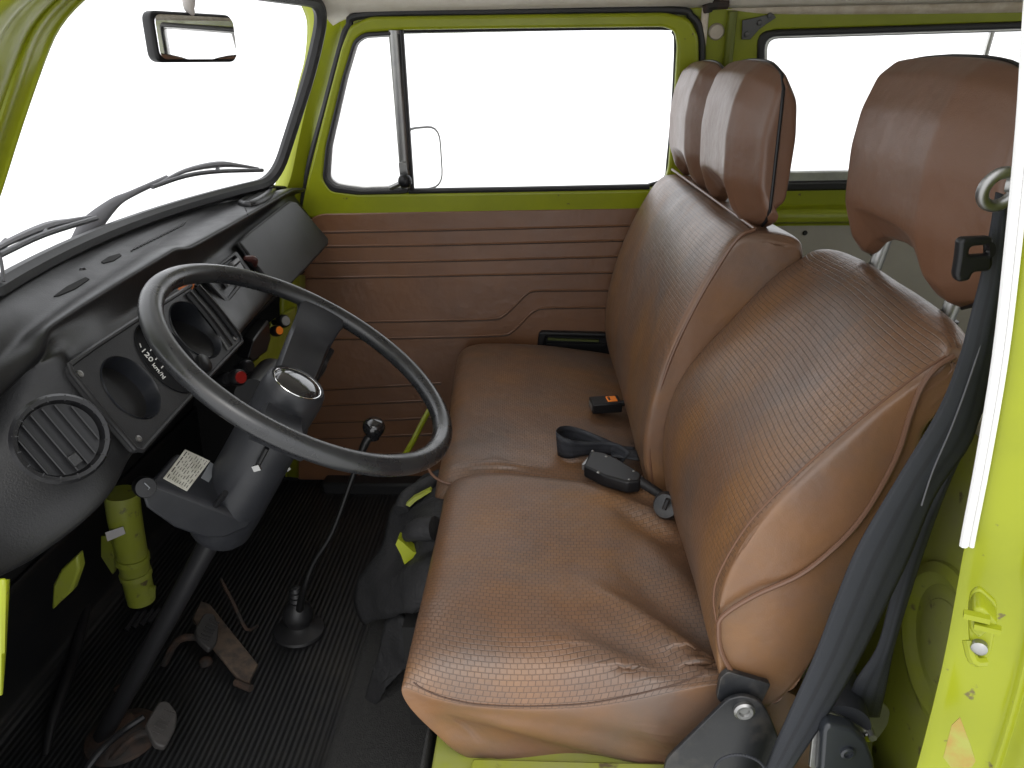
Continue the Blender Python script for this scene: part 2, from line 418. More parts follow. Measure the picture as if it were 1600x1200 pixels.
def shrink(ring, k, dx=0, dz=0):
    n = len(ring); cx = sum(q[0] for q in ring)/n; cz = sum(q[1] for q in ring)/n
    return [(q[0]+(cx-q[0])*min(1, k/max(.001, math.hypot(q[0]-cx, q[1]-cz)))+dx, q[1]+(cz-q[1])*min(1, k/max(.001, math.hypot(q[0]-cx, q[1]-cz)))+dz) for q in ring]
def bake(o, fn):
    """apply modifiers, then move every vertex by fn(world-relative position, normal)"""
    dg = bpy.context.evaluated_depsgraph_get(); me = bpy.data.meshes.new_from_object(o.evaluated_get(dg))
    base = wl(o)-OFF
    for v in me.vertices: v.co += fn(v.co+base, v.normal)
    for p in me.polygons: p.use_smooth = True
    o.modifiers.clear(); old = o.data; o.data = me; me.name = old.name
    return o

# =================================================================== SETTING
tag(mk('ground', ([(-1500, -1500, -H), (1500, -1500, -H), (1500, 1500, -H), (-1500, 1500, -H)], [[0, 1, 2, 3]]), CONC, loc=(0, 0, -H)), kind='structure')

# =================================================================== VAN BODY
van = thing('van_body', 'lime green van cab shell with white roof lining and bare painted pillars', 'van', (0, 1.22, -1.1))
def xw(y, z): return -.62-.078*(1-((y-1.225)/.5)**2)+.43*(z+.24)        # windscreen surface
def ws_loop(off=0):
    P = [(.795, -.235), (1.735, -.235), (1.752, 0), (1.735, .125), (1.07, .125), (.925, .07), (.850, .005), (.812, -.10)]
    cy_, cz_ = 1.25, -.05
    P = [(y+(off if y > 1.3 else -off), z+(off if z > .1 else (-off if z < -.2 else 0))) for y, z in P]
    q = roundpoly([(y, z, 0) for y, z in P], [.05, .06, .10, .11, .10, .05, .05, .05], 8)
    out = []
    for i in range(len(q)):                                      # densify the straight runs
        a, b = q[i], q[(i+1) % len(q)]; k = max(1, int((b-a).length/.06))
        for t in range(k): out.append(a.lerp(b, t/k))
    return out
lp = ws_loop()
nl = len(lp)
inner = [V((xw(p.x, p.y), p.x, p.y)) for p in lp]
cent = V((0, 1.225, -.05))
# windscreen pane as rings towards its middle
rings = []
for f in (1, .75, .5, .25):
    rings.append([(lambda y, z: V((xw(y, z)-.004, y, z)))(cent.y+(p.x-cent.y)*f, cent.z+(p.y-cent.z)*f) for p in lp])
vs = [p for r in rings for p in r]+[V((xw(cent.y, cent.z)-.004, cent.y, cent.z))]; fs = []
for i in range(3):
    for k in range(nl): fs.append([i*nl+k, i*nl+(k+1) % nl, (i+1)*nl+(k+1) % nl, (i+1)*nl+k])
for k in range(nl): fs.append([3*nl+k, 3*nl+(k+1) % nl, 4*nl])
ws = mk('windscreen', (vs, fs), GLASS, van)
rub = []
for p in lp:
    d = V((0, cent.y-p.x, cent.z-p.y)).normalized()
    k_ = smooth(1.05, .85, p.x) if p.y > -.225 else 0
    rub.append(V((xw(p.x, p.y)-.02*k_, p.x-.022*k_, p.y+.01*k_)))
sealp = tube(rub, .0135, 8, closed=True)
lo2 = ws_loop(.016); sealo = tube([V((xw(p.x, p.y)+.008-.03*smooth(1.05, .85, p.x)*(p.y > -.24), p.x-.016*smooth(1.05, .85, p.x)*(p.y > -.24), p.y)) for p in lo2], .012, 8, closed=True)
mk('windscreen_seal', sealp, RUBBER, ws)

def door_y(z): return 1.88-.2*max(0, z+.32)
# passenger side front pillar: from screen rubber round to the door opening
rowsA = []
for (a, b) in [((478, -20), (600, 16)), ((497, 12), (552, 22)), ((504, 40), (536, 52)), ((500, 90), (522, 96)), ((490, 130), (513, 134)), ((478, 180), (499, 180)), ((468, 225), (489, 232)), ((456, 280), (476, 290)), ((436, 330), (470, 316)), ((420, 400), (462, 420))]:
    pa = AY(a[0]-6, a[1], 1.815); pb = AY(b[0], b[1], 1.858)
    rowsA.append([pa+V((-.03, .02, 0)), pa, pa.lerp(pb, .25)+V((.004, -.004, 0)), pa.lerp(pb, .75)+V((.006, -.006, 0)), pb+V((0, .004, 0)), pb+V((0, .035, 0))])
mk('front_pillar', sheet(rowsA, 3, 4), LIME, van, solid=.004)
# driver side front pillar, seen on its door jamb
rowsB = []
for (px, py, y) in [(330, -110, 1.16), (250, -80, 1.08), (180, -38, 1.0), (129, 0, .94), (92, 42, .895), (67, 97, .86), (32, 197, .83), (2, 292, .81), (-25, 370, .80), (-60, 470, .79)]:
    e = AY(px, py, y); c2 = lambda d, k: AY(px-d, py, y-k)
    rowsB.append([e+V((-.03, .012, 0)), e+V((-.008, .004, 0)), e, c2(9, .006), c2(22, .022), c2(30, .040), c2(36, .048), c2(44, .052), c2(58, .085), c2(84, .115), c2(91, .150), c2(130, .19), c2(230, .25)])
mk('front_pillar', sheet(rowsB, 4, 3), LIME, van, solid=.004)
# strip of shell over the passenger door, up to the roof lining
rowsH = []
for x in (-.455, -.4, -.3, 0, .3, .6, 1.0, 1.7):
    rowsH.append([V((x, 1.868-.03, .066)), V((x, 1.866-.04, .09)), V((x, 1.80, .125)), V((x, 1.74, .20))])
mk('roof_rail', sheet(rowsH, 3), LIME, van, solid=.004)
# roof lining, front edge ragged
rowsL = []
for i, x in enumerate([-.47, -.44, -.40, -.3, -.1, .1, .33]):
    zl = .098-(.012 if i == 0 else 0)
    rowsL.append([V((x, 1.812, zl)), V((x, 1.76, zl+.014)), V((x, 1.6, .16)), V((x, 1.22, .19)), V((x, .85, .16)), V((x, .62, .115))])
mk('roof_lining', sheet(rowsL, 4, 2), CREAM, van, solid=.006)
rowsL = [[V((x, 1.78, .102)), V((x, 1.74, .13)), V((x, 1.6, .165)), V((x, 1.22, .195)), V((x, .85, .165)), V((x, .62, .12))] for x in (.335, .6, 1.0, 1.8, 2.6)]
mk('roof_lining', sheet(rowsL, 4, 2), CREAM, van, solid=.006, label='bare cream roof lining over the rear')
mk('lining_roll', tube([(.335, 1.795, .100), (.5, 1.795, .098), (.8, 1.797, .094), (1.2, 1.797, .094), (1.9, 1.797, .094)], [.012, .016, .017, .018, .018], 10, sm=4), CREAMSTRIP, van)
mk('roof_skin', sheet([[V((x, 1.86, .08)), V((x, 1.75, .22)), V((x, 1.22, .28)), V((x, .7, .22)), V((x, .58, .10))] for x in (-.40, .2, 1, 2.6)], 4), LIME, van, solid=.004)

# far door post between the door and the rear side window
PPL = Plane((.28, 1.868, -.3), (.68, 1.868, -.3), (.28, 1.868-.08, .1))
post = plate(PPL, [[(1068, 12), (2300, -24), (2300, 345), (1050, 360)], [(1186, 72), (1200, 46), (2080, 20), (2080, 276), (1208, 288), (1180, 280)]], .012, .004, 0, rad=[0, .02])
mk('door_post', post, LIME, van)
ridge = [PPL.hit(px, py)+V((0, -.012, 0)) for px, py in [(1143, 18), (1138, 70), (1132, 140), (1120, 330)]]
mk('post_channel', tube(ridge, .010, 8, sm=3), mat('dark_green_channel', (.12, .14, .012), .5), van)
mk('post_strip', tube([PPL.hit(px, py)+V((0, -.012, 0)) for px, py in [(1101, 12), (1097, 60), (1090, 130), (1078, 300)]], .0075, 8, sm=3, flat=.5, up=(0, 1, 0)), CREAMSTRIP, van)
mk('rusty_bracket', [tube([PPL.hit(px, py)+V((0, -.016, 0)) for px, py in [(1104, 20), (1106, 8), (1135, 7)]], [.009, .012, .010], 8, sm=3)], RUST, van)
c = PPL.hit(1118, 49)
mk('round_button', lathe([(.0165, 0), (.0165, .006), (.0135, .010), (1e-6, .011)], c+V((0, -.004, 0)), (0, -1, -.2)), BUTTON, van)
hp = plate(PPL, [[(1158, 30), (1206, 20), (1210, 26), (1192, 38), (1184, 44), (1170, 60), (1157, 60)]], .004, .001, -.012 if PPL.n.y > 0 else .012)
bolts = [lathe([(.006, 0), (.005, .004), (1e-6, .005)], PPL.hit(px, py)+V((0, -.014, 0)), (0, -1, -.2), 10) for px, py in [(1164, 54), (1184, 36), (1200, 25)]]
mk('belt_bracket', [hp]+bolts, mat('dull_grey_metal', (.10, .10, .10), .5, .6), van)
# rear side window
rw = thing('side_window', 'rear side window of the van with black rubber seal and silver sliding frame', 'window', (.8, 1.86, -.1))
WPL = Plane((.28, 1.874, -.3), (.68, 1.874, -.3), (.28, 1.874-.08, .1))
outl = [(1181, 46), (2090, 14), (2090, 280), (1180, 296)]; sgn = -1 if WPL.n.y > 0 else 1
mk('seal', plate(WPL, [outl, [(1193, 56), (2078, 28), (2078, 266), (1192, 281)]], .016, .005, sgn*.010, rad=[.03, .025]), RUBBER, rw)
mk('window_frame', [plate(WPL, [[(1189, 52), (2082, 23), (2082, 270), (1188, 284)], [(1198, 60), (2074, 34), (2074, 252), (1197, 266)]], .014, .003, sgn*.004, rad=[.028, .022]),
                    tube([WPL.hit(1550, 50), WPL.hit(1540, 85), WPL.hit(1524, 150), WPL.hit(1500, 268)], .006, 8)], ALU, rw)
mk('pane', plate(WPL, [[(1190, 54), (2080, 26), (2080, 270), (1189, 285)]], .003, 0, 0, rad=[.025]), GLASS, rw)
# wall below the rear window, ledge and beige panel
ledge = [[V((x, 1.872, -.262)), V((x, 1.866, -.28)), V((x, 1.868, -.318)), V((x, 1.845, -.328)), V((x, 1.842, -.352)), V((x, 1.868, -.362)), V((x, 1.872, -.40))] for x in (.30, .6, 1, 1.9, 2.6)]
mk('window_ledge', sheet(ledge, 3), LIME, van, solid=.003)
bp_ = mk('rear_side_panel', box((.32, 1.868, -1.15), (2.6, 1.878, -.365)), BEIGE, van, bevel=.002)
p = AY(1258, 364, 1.866); mk('screw', lathe([(.006, 0), (.004, .003), (1e-6, .003)], p, (0, -1, 0), 12), INK, bp_)
mk('rear_floor', box((.5, .6, -1.14), (2.6, 1.868, -1.10)), DARK, van)
# rear end and driver-side rear wall, out of shot but they shade the cabin
mk('rear_side_wall', [box((.62, .50, -1.12), (2.6, .52, -.34)), box((.62, .50, .02), (2.6, .56, .12))], LIME, van)
mk('tail_wall', [box((2.6, .5, -1.14), (2.62, 1.88, -.2)), box((2.6, .5, .05), (2.62, 1.88, .2))], BEIGE, van)

# driver-side door post with its jamb
rowsP = []
for (z, xo, yo) in [(.22, -.012, .02), (.08, -.018, .01), (-.03, -.016, 0), (-.14, -.008, -.002), (-.25, .001, -.003), (-.34, .004, -.002), (-.38, .014, -.001), (-.46, .021, 0), (-.57, .021, 0), (-.70, .018, 0), (-.9, .014, 0), (-1.12, .012, 0)]:
    b = V((.300+xo, .50+yo, z))
    e_ = .010*smooth(-.40, -.34, z)
    cs = [(.16, .12), (.09, .075), (.035+e_, .035), (.002+e_, .006), (.006+e_*.8, -.002), (.040, -.012), (.046, -.020), (.052, -.020), (.058, -.032), (.070, -.046), (.082, -.052), (.12, -.07), (.3, -.075)]
    rowsP.append([b+V((q[0], q[1], 0)) for q in cs])
bpo = mk('rear_door_pillar', sheet(rowsP, 3, 3), LIME, van, solid=.003)
# anodised channel along the pillar edge
sp = [AY(px, py, .492) for px, py in [(1605, -60), (1597, 60), (1588, 200), (1571, 380), (1551, 560), (1525, 720), (1506, 820), (1500, 853)]]
mk('pillar_trim', [tube([q+V((.0025, 0, 0)) for q in cr(sp, 4)], .0030, 8), tube([q+V((.0078, -.001, 0)) for q in cr(sp, 4)], .0018, 8), tube([q+V((.0050, .002, 0)) for q in cr(sp, 4)], .0030, 6)], WHITEALU, van)
# striker
S0 = AY(1533, 965, .468); 
SPL = Plane(S0, S0+V((.9, -.42, .05)), S0+V((0, 0, 1)))
sg = 1 if SPL.n.y < 0 else -1
stp = mk('door_striker', [plate(SPL, [[(1516, 916), (1530, 908), (1557, 932), (1556, 960), (1548, 1010), (1536, 1024), (1520, 1018), (1513, 985), (1512, 940)]], .006, .002, sg*.006, rad=[.004]),
         plate(SPL, [[(1512, 932), (1520, 914), (1534, 914), (1556, 938), (1555, 948), (1540, 952), (1528, 962), (1514, 950)]], .022, .003, sg*.018, rad=[.003]),
         obox(SPL.hit(1524, 924)+SPL.n*sg*.031, SPL.u, SPL.v, SPL.n, .016, .004, .006), obox(SPL.hit(1540, 940)+SPL.n*sg*.031, SPL.u, SPL.v, SPL.n, .016, .004, .006),
         tube([SPL.hit(1512, 990)+SPL.n*sg*.008, SPL.hit(1520, 1012)+SPL.n*sg*.014, SPL.hit(1536, 1022)+SPL.n*sg*.008], .004, 8, sm=3)], LIME, van)
mk('bolt', lathe([(.0055, 0), (.0055, .006), (.003, .008), (1e-6, .008)], SPL.hit(1529, 996)+SPL.n*sg*.008, SPL.n*sg, 14), STEEL, stp)
mk('old_sticker', plate(SPL, [[(1487, 1130), (1500, 1118), (1516, 1160), (1524, 1186), (1518, 1196), (1486, 1196), (1474, 1180)]], .0008, 0, sg*.002), mat('torn_sticker', (.27, .28, .05), .6, col2=(.30, .19, .035), nscale=40, bump=(90, .4, .001)), van)

# bulkhead behind the driver's seat
bk = []
for y in (.53, .62, .72, .82, .92, 1.02, 1.12):
    bk.append([V((.50, y, -.372)), V((.47, y, -.372)), V((.452, y, -.392)), V((.452, y, -.45)), V((.448, y, -.56)), V((.445, y, -.72)), V((.43, y, -.9)), V((.42, y, -1.12))])
bulk = mk('bulkhead', [sheet(bk, 3, 2),
     lathe([(.098, -.006), (.094, .004), (.082, .008), (.072, .004), (.066, -.004), (.058, -.006), (.052, .001), (.044, .002), (1e-6, .002)], AX(1474, 1010, .446), (-1, 0, .03), 40),
     prism(roundpoly([V((.452, .79, -.43)), V((.452, .845, -.43)), V((.452, .845, -.54)), V((.452, .80, -.55))], .012, 4), (-.006, 0, 0))], LIMEOLD, van, solid=0)
mk('bulkhead_rim', tube([(.468, .53, -.37), (.468, .75, -.37), (.468, 1.12, -.37)], .010, 10), mat('cream_edge', (.42, .42, .30), .5), bulk)
for px, py in ((1400, 960), (1396, 985)): mk('screw_hole', lathe([(.004, 0), (1e-6, .001)], AX(px, py, .4445), (-1, 0, 0), 10), INK, bulk)
# lower front of the cab: dark kick panels and lime inner metal
mk('kick_panel', [sheet([[V((-.74, y, -.335)), V((-.84, y, -.42)), V((-.90, y, -.56)), V((-.985, y, -.9)), V((-.99, y, -1.06))] for y in (.60, .8, 1.2, 1.6, 1.88)], 3)], DARK, van, solid=.004)
KP = [(-.45, -1.1), (-1.0, -1.1), (-.99, -.9), (-.905, -.56), (-.845, -.42), (-.745, -.335), (-.66, -.30), (-.45, -.335)]
mk('side_kick_panel', prism([V((x, 1.872, z)) for x, z in KP], (0, .01, 0)), DARK, van)
mk('side_kick_panel', prism([V((x, .60, z)) for x, z in KP[1:] if x < -.6]+[V((-.62, .60, -1.1))], (0, .01, 0)), DARK, van)
mk('lower_hinge_post', [sheet([[AY(437, py, 1.70), AY(455, py, 1.72), AY(476, py, 1.80)] for py in (430, 480, 560, 640)], 2), sheet([[AY(447, py, 1.74), AY(452, py, 1.80), AY(470, py+2, 1.86)] for py in (640, 700, 745)], 2)], LIME, van, solid=.004)
mk('brace_plate', [prism([AY(425, 505, 1.42), AY(462, 480, 1.62), AY(458, 560, 1.62), AY(436, 592, 1.42), AY(390, 572, 1.3), AY(405, 560, 1.32)], (-.01, .01, 0))], LIME, van, bevel=.003)
mk('inner_panel', [prism([AY(120, 868, 1.0), AY(124, 890, 1.0), AY(112, 925, 1.0), AY(80, 955, 1.0), AY(82, 915, 1.0), AY(95, 890, 1.0)], (0, .02, 0))], LIMEOLD, van, bevel=.004)
mk('jamb_strip', [sheet([[AY(-14, py, .56), AY(0, py, .555), AY(x, py, .56), AY(x+1, py, .60)] for py, x in ((905, 12), (960, 9), (1020, 6), (1085, 1))], 3)], LIME, van, solid=.003)
# seat box: lime metal pedestal under the driver's seat
mk('seat_box', [prism(roundpoly([V((-.145, .625, -.805)), V((.40, .625, -.805)), V((.40, 1.12, -.805)), V((-.145, 1.12, -.805))], [.05, .02, .02, .02], 6), (0, 0, -.33)),
                prism(roundpoly([V((-.095, .630, -.802)), V((.36, .630, -.802)), V((.36, .70, -.802)), V((-.095, .70, -.802))], .006, 3), (0, 0, .006))], LIMEOLD, van, bevel=.006)
mk('seat_box', box((-.16, 1.16, -1.08), (.30, 1.82, -.76)), SEATFRAME, van, bevel=.01, label='black seat box below the passenger bench')
mk('seat_box_edge', tube([AY(632, 712, 1.60), AY(645, 690, 1.62), AY(660, 660, 1.66), AY(676, 632, 1.70)], .007, 8, sm=3), LIME, van)

# floor
fl = []
for y in (.52, .7, .95, 1.2, 1.5, 1.8, 1.885):
    fl.append([V((x, y, z)) for x, z in ((-.965, -.85), (-.97, -.93), (-.972, -1.02), (-.955, -1.065), (-.90, -1.08), (-.7, -1.08), (-.5, -1.08), (-.36, -1.08))])
fmat = mk('floor_mat', sheet(fl, 4, 4), RIBS, loc=(0, 0, 0), solid=.006)
tag(fmat, 'black ribbed rubber floor mat below the steering wheel and pedals', 'floor mat')
edge = [V((-.86, .93, -1.075)), V((-.885, 1.0, -1.06)), V((-.93, 1.15, -1.05)), V((-.985, 1.3, -1.03)), V((-1.03, 1.40, -1.0)), V((-1.06, 1.5, -.95))]
mk('mat_edge', tube([p_+V((0, 0, -.006)) for p_ in edge], [.006, .009, .010, .010, .009, .006], 10, sm=4), RUBBER, fmat)
# cast ribs beside the green pipe
for k in range(5):
    a = AZ(196+k*12, 985-k*4, -1.065); b = AZ(216+k*11, 957-k*2, -1.055)
    mk('mat_rib', tube([a, b], .006, 8), RUBBER, fmat)
tag(mk('floor', box((-1.1, .50, -1.12), (.5, 1.9, -1.088)), DARK, loc=(0, 1.2, -1.1)), kind='structure')
cpt = []
for y in (.50, .7, .9, 1.1, 1.3):
    cpt.append([V((-.375, y, -1.083)), V((-.36, y, -1.068)), V((-.30, y, -1.064)), V((-.2, y, -1.064)), V((-.17, y, -1.055)), V((-.158, y, -.95)), V((-.156, y, -.80))])
tag(mk('carpet', sheet(cpt, 4, 4), CARPET, solid=.004), 'dark grey carpet strip in front of the driver seat box', 'carpet')

# =================================================================== PASSENGER DOOR
door = thing('passenger_door', 'lime green passenger door with brown vinyl panel and framed window', 'door', (-.1, 1.88, -1.0))
DPL = Plane((-.5, 1.862, -.32), (.3, 1.862, -.32), (-.5, 1.862-.084, .10)); ds = -1 if DPL.n.y > 0 else 1
outl = [(474, 338), (474, 318), (484, 270), (511, 165), (536, 70), (549, 38), (580, 25), (800, 21.5), (1040, 18.5), (1076, 28), (1090, 54), (1091, 110), (1078, 250), (1062, 330)]
hole = [(507, 275), (512, 228), (538, 120), (556, 62), (572, 50), (630, 46), (800, 43.5), (1036, 41), (1053, 48), (1057, 70), (1052, 160), (1043, 262), (1035, 290), (1010, 293), (820, 296), (650, 299), (560, 300), (520, 294)]
frame = mk('door_frame', plate(DPL, [outl, hole], .030, .007, 0, rad=[.012, .010], res=3), LIME, door)
sealpts = [DPL.hit(*q)+V((0, -.002, 0)) for q in [(471, 330), (483, 262), (509, 165), (532, 78), (545, 42), (575, 23), (800, 19), (1042, 16), (1080, 26), (1094, 52), (1095, 110), (1080, 260)]]
mk('door_seal', tube(sealpts, .008, 8, sm=6), RUBBER, door)
# window rubber round the opening and panes
vent = [(512, 277), (516, 228), (541, 121), (558, 66), (572, 56), (619, 53), (632, 292), (566, 294), (524, 288)]
vfr = thing('tmp', '', '', (0, 0, 0)); bpy.data.objects.remove(vfr)
vw = mk('vent_window', [plate(DPL, [[(506, 277), (511, 226), (537, 118), (555, 60), (571, 49), (626, 46), (641, 299), (560, 301), (519, 296)], vent], .022, .003, ds*.006, rad=[.012, .010])], RUBBER, door)
mk('vent_frame', plate(DPL, [[(511, 278), (515, 227), (540, 120), (557, 64), (572, 54), (621, 51), (636, 294), (565, 296), (522, 291)], [(518, 275), (521, 228), (545, 122), (561, 68), (573, 59), (615, 57), (629, 288), (567, 290), (528, 284)]], .012, .002, ds*.002, rad=[.010, .009]), ALU, vw)
mk('pane', plate(DPL, [[(513, 277), (517, 228), (542, 121), (559, 66), (572, 57), (618, 54), (633, 291), (566, 293), (525, 287)]], .003, 0, 0, rad=[.01]), GLASS, vw)
mk('divider_bar', [tube([DPL.hit(617.5, 47)+V((0, -.012, 0)), DPL.hit(636, 292)+V((0, -.012, 0))], .0125, 10, flat=.55, up=(0, 1, 0)), ], STEEL, door)
mk('window_channel', [tube([DPL.hit(628, 47)+V((0, -.010, 0)), DPL.hit(645, 296)+V((0, -.010, 0))], .006, 8), tube([DPL.hit(640, 298)+V((0, -.008, 0)), DPL.hit(820, 295)+V((0, -.008, 0)), DPL.hit(1014, 291)+V((0, -.008, 0))], .007, 8),
                      tube([DPL.hit(q[0]-1, q[1])+V((0, .006, 0)) for q in [(1010, 292), (1040, 280), (1046, 250), (1054, 160), (1058, 70), (1054, 50), (1036, 43), (800, 45), (632, 48)]], .005, 8, sm=4)], RUBBER, door)
mk('window_pane', plate(DPL, [[(628, 46), (1036, 41), (1056, 52), (1052, 160), (1042, 270), (1036, 293), (646, 299)]], .003, 0, -ds*.008), GLASS, door)
c = DPL.hit(636, 279)
lat = mk('vent_latch', [lathe([(.004, -.03), (.008, -.02), (.010, -.006)], c+V((0, -.02, 0)), (0, -1, 0), 12), obox(DPL.hit(633, 262)+V((0, -.024, 0)), DPL.u, DPL.v, DPL.n, .018, .03, .008), tube([DPL.hit(612, 292)+V((0, -.016, 0)), DPL.hit(626, 285)+V((0, -.026, 0)), c+V((0, -.03, 0))], .006, 8)], STEEL, door)
mk('latch_knob', ball(c+V((.002, -.040, 0)), .0165, 16, .8, (0, 1, 0)), BLACKP, lat)
# vinyl trim
TPL = Plane((-.5, 1.852, -.33), (.3, 1.852, -.33), (-.5, 1.852, -1.0)); ts = -1 if TPL.n.y > 0 else 1
tr = [plate(TPL, [[(480, 345), (500, 333), (800, 327), (1100, 322), (1110, 760), (462, 748), (466, 500), (474, 380)]], .012, .004, 0, rad=[.02])]
lines = [[(486, 362), (700, 358), (990, 351)], [(486, 384), (700, 381), (985, 374)], [(480, 409), (700, 406), (975, 399)], [(480, 433), (700, 429), (965, 424)],
         [(470, 503), (700, 499), (770, 497), (788, 491), (806, 475), (822, 459), (838, 453), (900, 452), (965, 452)],
         [(470, 529), (700, 525), (782, 522), (800, 517), (818, 500), (834, 485), (852, 480), (900, 479), (960, 478)],
         [(466, 609), (560, 604), (690, 597)], [(466, 633), (560, 629), (690, 623)], [(466, 659), (560, 656), (690, 650)], [(466, 684), (690, 676)], [(466, 712), (690, 703)]]
for ln in lines:
    tr.append(tube([TPL.hit(*q)+V((0, -.0056, 0)) for q in ln], .0022, 6, sm=5, caps=False))
mk('trim_panel', tr, DOORV, door)
def groove(ln, dy): return tube([TPL.hit(q[0], q[1]+1.8)+V((0, dy, 0)) for q in ln], .0013, 5, sm=5, caps=False)
mk('stitch_groove', [groove(ln, -.0062) for ln in lines], mat('dark_stitch', (.03, .014, .008), .6), door)
pk = thing('tmp', '', '', (0, 0, 0)); bpy.data.objects.remove(pk)
pkt = mk('door_pocket', [plate(TPL, [[(842, 514), (960, 517), (960, 560), (838, 552)], [(853, 521), (960, 524), (960, 552), (850, 545)]], .02, .004, ts*.012, rad=[.014, .008]),
                   plate(TPL, [[(846, 518), (960, 520), (960, 556), (842, 549)]], .004, 0, ts*.007),
                   obox(TPL.hit(900, 536)+V((0, -.012, 0)), TPL.u, TPL.v, TPL.n, .15, .010, .012)], BLACKP, door)
mk('pocket_edge', plate(TPL, [[(856, 525), (935, 528), (935, 531), (856, 528)]], .01, 0, ts*.013), mat('dark_olive_edge', (.05, .06, .01), .5), pkt)
mk('door_sill', box((-.62, 1.80, -1.085), (.2, 1.90, -1.045)), RUBBER, van, bevel=.008)

# =================================================================== DASHBOARD
dash = thing('dashboard', 'black grained vinyl dashboard with padded top running under the windscreen', 'dashboard', (-.55, 1.2, -.45))
def lin(pts):
    q = sorted([(y, AY(px, py, y)) for px, py, y in pts], key=lambda a: a[0])
    def f(y):
        if y <= q[0][0]: i = 0
        elif y >= q[-1][0]: i = len(q)-2
        else: i = max(k for k in range(len(q)-1) if q[k][0] <= y)
        t = (y-q[i][0])/(q[i+1][0]-q[i][0]); t = max(-.6, min(1.4, t))
        p = q[i][1].lerp(q[i+1][1], t); return (p.x, p.z)
    return f
G = lin([(0, 480, .80), (136, 396, 1.09), (255, 345, 1.36), (374, 311, 1.61), (425, 296, 1.72)])
T1 = lin([(0, 522, .76), (140, 407, 1.05), (272, 341, 1.36), (378, 309, 1.62)])
T2 = lin([(0, 556, .74), (85, 488, .86), (272, 360, 1.32), (378, 314, 1.6), (430, 298, 1.74)])
PCn = lin([(0, 620, .695), (70, 545, .765), (85, 530, .78)])          # nose of the pad beside the hood
PCh = lin([(85, 503, .80), (149, 462, .9), (276, 384, 1.14)])          # edge of the recessed brow
PCf = lin([(293, 386, 1.17), (387, 334, 1.41), (440, 304, 1.62)])
FB = lin([(100, 560, .768), (212, 488, 1.0), (300, 436, 1.17), (368, 378, 1.36), (447, 312, 1.72)])
F1 = lin([(0, 905, .60), (60, 880, .64), (140, 825, .69), (190, 775, .72), (214, 716, .767), (300, 618, .92), (375, 533, 1.09), (430, 466, 1.37), (505, 384, 1.74)])
ys = [.55, .60, .64, .68, .72, .752, .768, .785, .80, .82, .9, 1.0, 1.08, 1.13, 1.15, 1.17, 1.19, 1.22, 1.3, 1.37, 1.45, 1.55, 1.65, 1.72, 1.76, 1.80]
rows = []
for y in ys:
    g, t1, t2 = G(y), T1(y), T2(y)
    end = smooth(1.72, 1.80, y)
    wn = 1-smooth(.765, .79, y); wf = smooth(1.145, 1.185, y); wh = 1-wn-wf
    pc = tuple(PCn(min(y, .79))[i]*wn+PCh(min(max(y, .785), 1.18))[i]*wh+PCf(max(y, 1.15))[i]*wf for i in (0, 1))
    fb = FB(max(y, .74)); f1 = F1(y)
    if y < .768:
        k = (.768-y)/.2; a = FB(.768); fb = (a[0]-.30*k, a[1]-.045*k-.01)
    # pad body
    up = (pc[0]*.45+t2[0]*.55, pc[1]*.35+t2[1]*.65+.004)
    pl = (pc[0]-.006, pc[1]-.012)
    rec = (fb[0]-.004+.0*wh, fb[1]+.008)
    m1 = (fb[0]*.7+f1[0]*.3, fb[1]*.7+f1[1]*.3); m2 = (fb[0]*.3+f1[0]*.7, fb[1]*.3+f1[1]*.7)
    if y < .75:
        b = min(1, (.75-y)/.1)*.020; m1 = (m1[0]+b*.8, m1[1]+b*.3); m2 = (m2[0]+b*1.2, m2[1]+b*.2)
    ye = max(.80, min(1.73, y)); pr = [(xw(ye, -.235)+.001, -.240), (g[0]*.5+(xw(ye, -.235)+.012)*.5, g[1]*.4-.246*.6), t1, t2, up, pc, pl, rec, fb, m1, m2, f1, (f1[0]-.03, f1[1]-.012), (f1[0]-.17, f1[1]-.01)]
    pr = [(q[0]*(1-.0*end), q[1]-.012*end) for q in pr]
    rows.append([V((q[0], y, q[1])) for q in pr])
db = mk('dash_body', sheet(rows), DASH, dash, sub=2)
mk('dash_seam', tube([V((T2(y)[0]+.001, y, T2(y)[1]+.0005)) for y in [.70+.04*i for i in range(26)]], .0015, 6), mat('seam_black', (.008, .008, .008), .6), db)
# things that lie on the dash: find the surface first
from mathutils.bvhtree import BVHTree
def surf(o):
    ev = o.evaluated_get(bpy.context.evaluated_depsgraph_get()); me_ = ev.to_mesh(); b_ = wl(o)-OFF
    bv = BVHTree.FromPolygons([v.co+b_ for v in me_.vertices], [list(p.vertices) for p in me_.polygons]); ev.to_mesh_clear()
    def f(px, py, lift=.001):
        for k in range(40):
            h = bv.ray_cast(V((0, 0, 0)), ray(px, py+k))
            if h[0] is not None: return h[0]+V((0, 0, lift))
        return AY(px, py, 1.7)
    return f
onD = surf(db)
def inset(loop, lift, th):
    P = [onD(*q, lift) for q in roundpoly([(x, y, 0) for x, y in loop], 6, 3)] if False else [onD(x, y, lift) for x, y in loop]
    return prism(P, (0, 0, -th))
for lp_ in ([(84, 464), (104, 449), (134, 434), (140, 437), (118, 452), (92, 463)], [(158, 410), (170, 402), (187, 397), (190, 400), (178, 408), (162, 412)]):
    mk('defrost_vent', inset(lp_, .0012, .002), DARK, dash)
gr = []
for k in range(16):
    x = 205+k*5.2; y = 393-k*2.55
    gr.append(tube([onD(x, y, .0008), onD(x+7, y-7, .0008)], .0012, 4))
mk('defrost_grille', gr, mat('slot_grey', (.025, .025, .026), .5), dash)
mk('screw', lathe([(.005, 0), (.003, .003), (1e-6, .003)], V((T1(.99)[0]+.012, .99, T1(.99)[1]+.004)), (0, 0, 1), 10), BLACKP, dash)

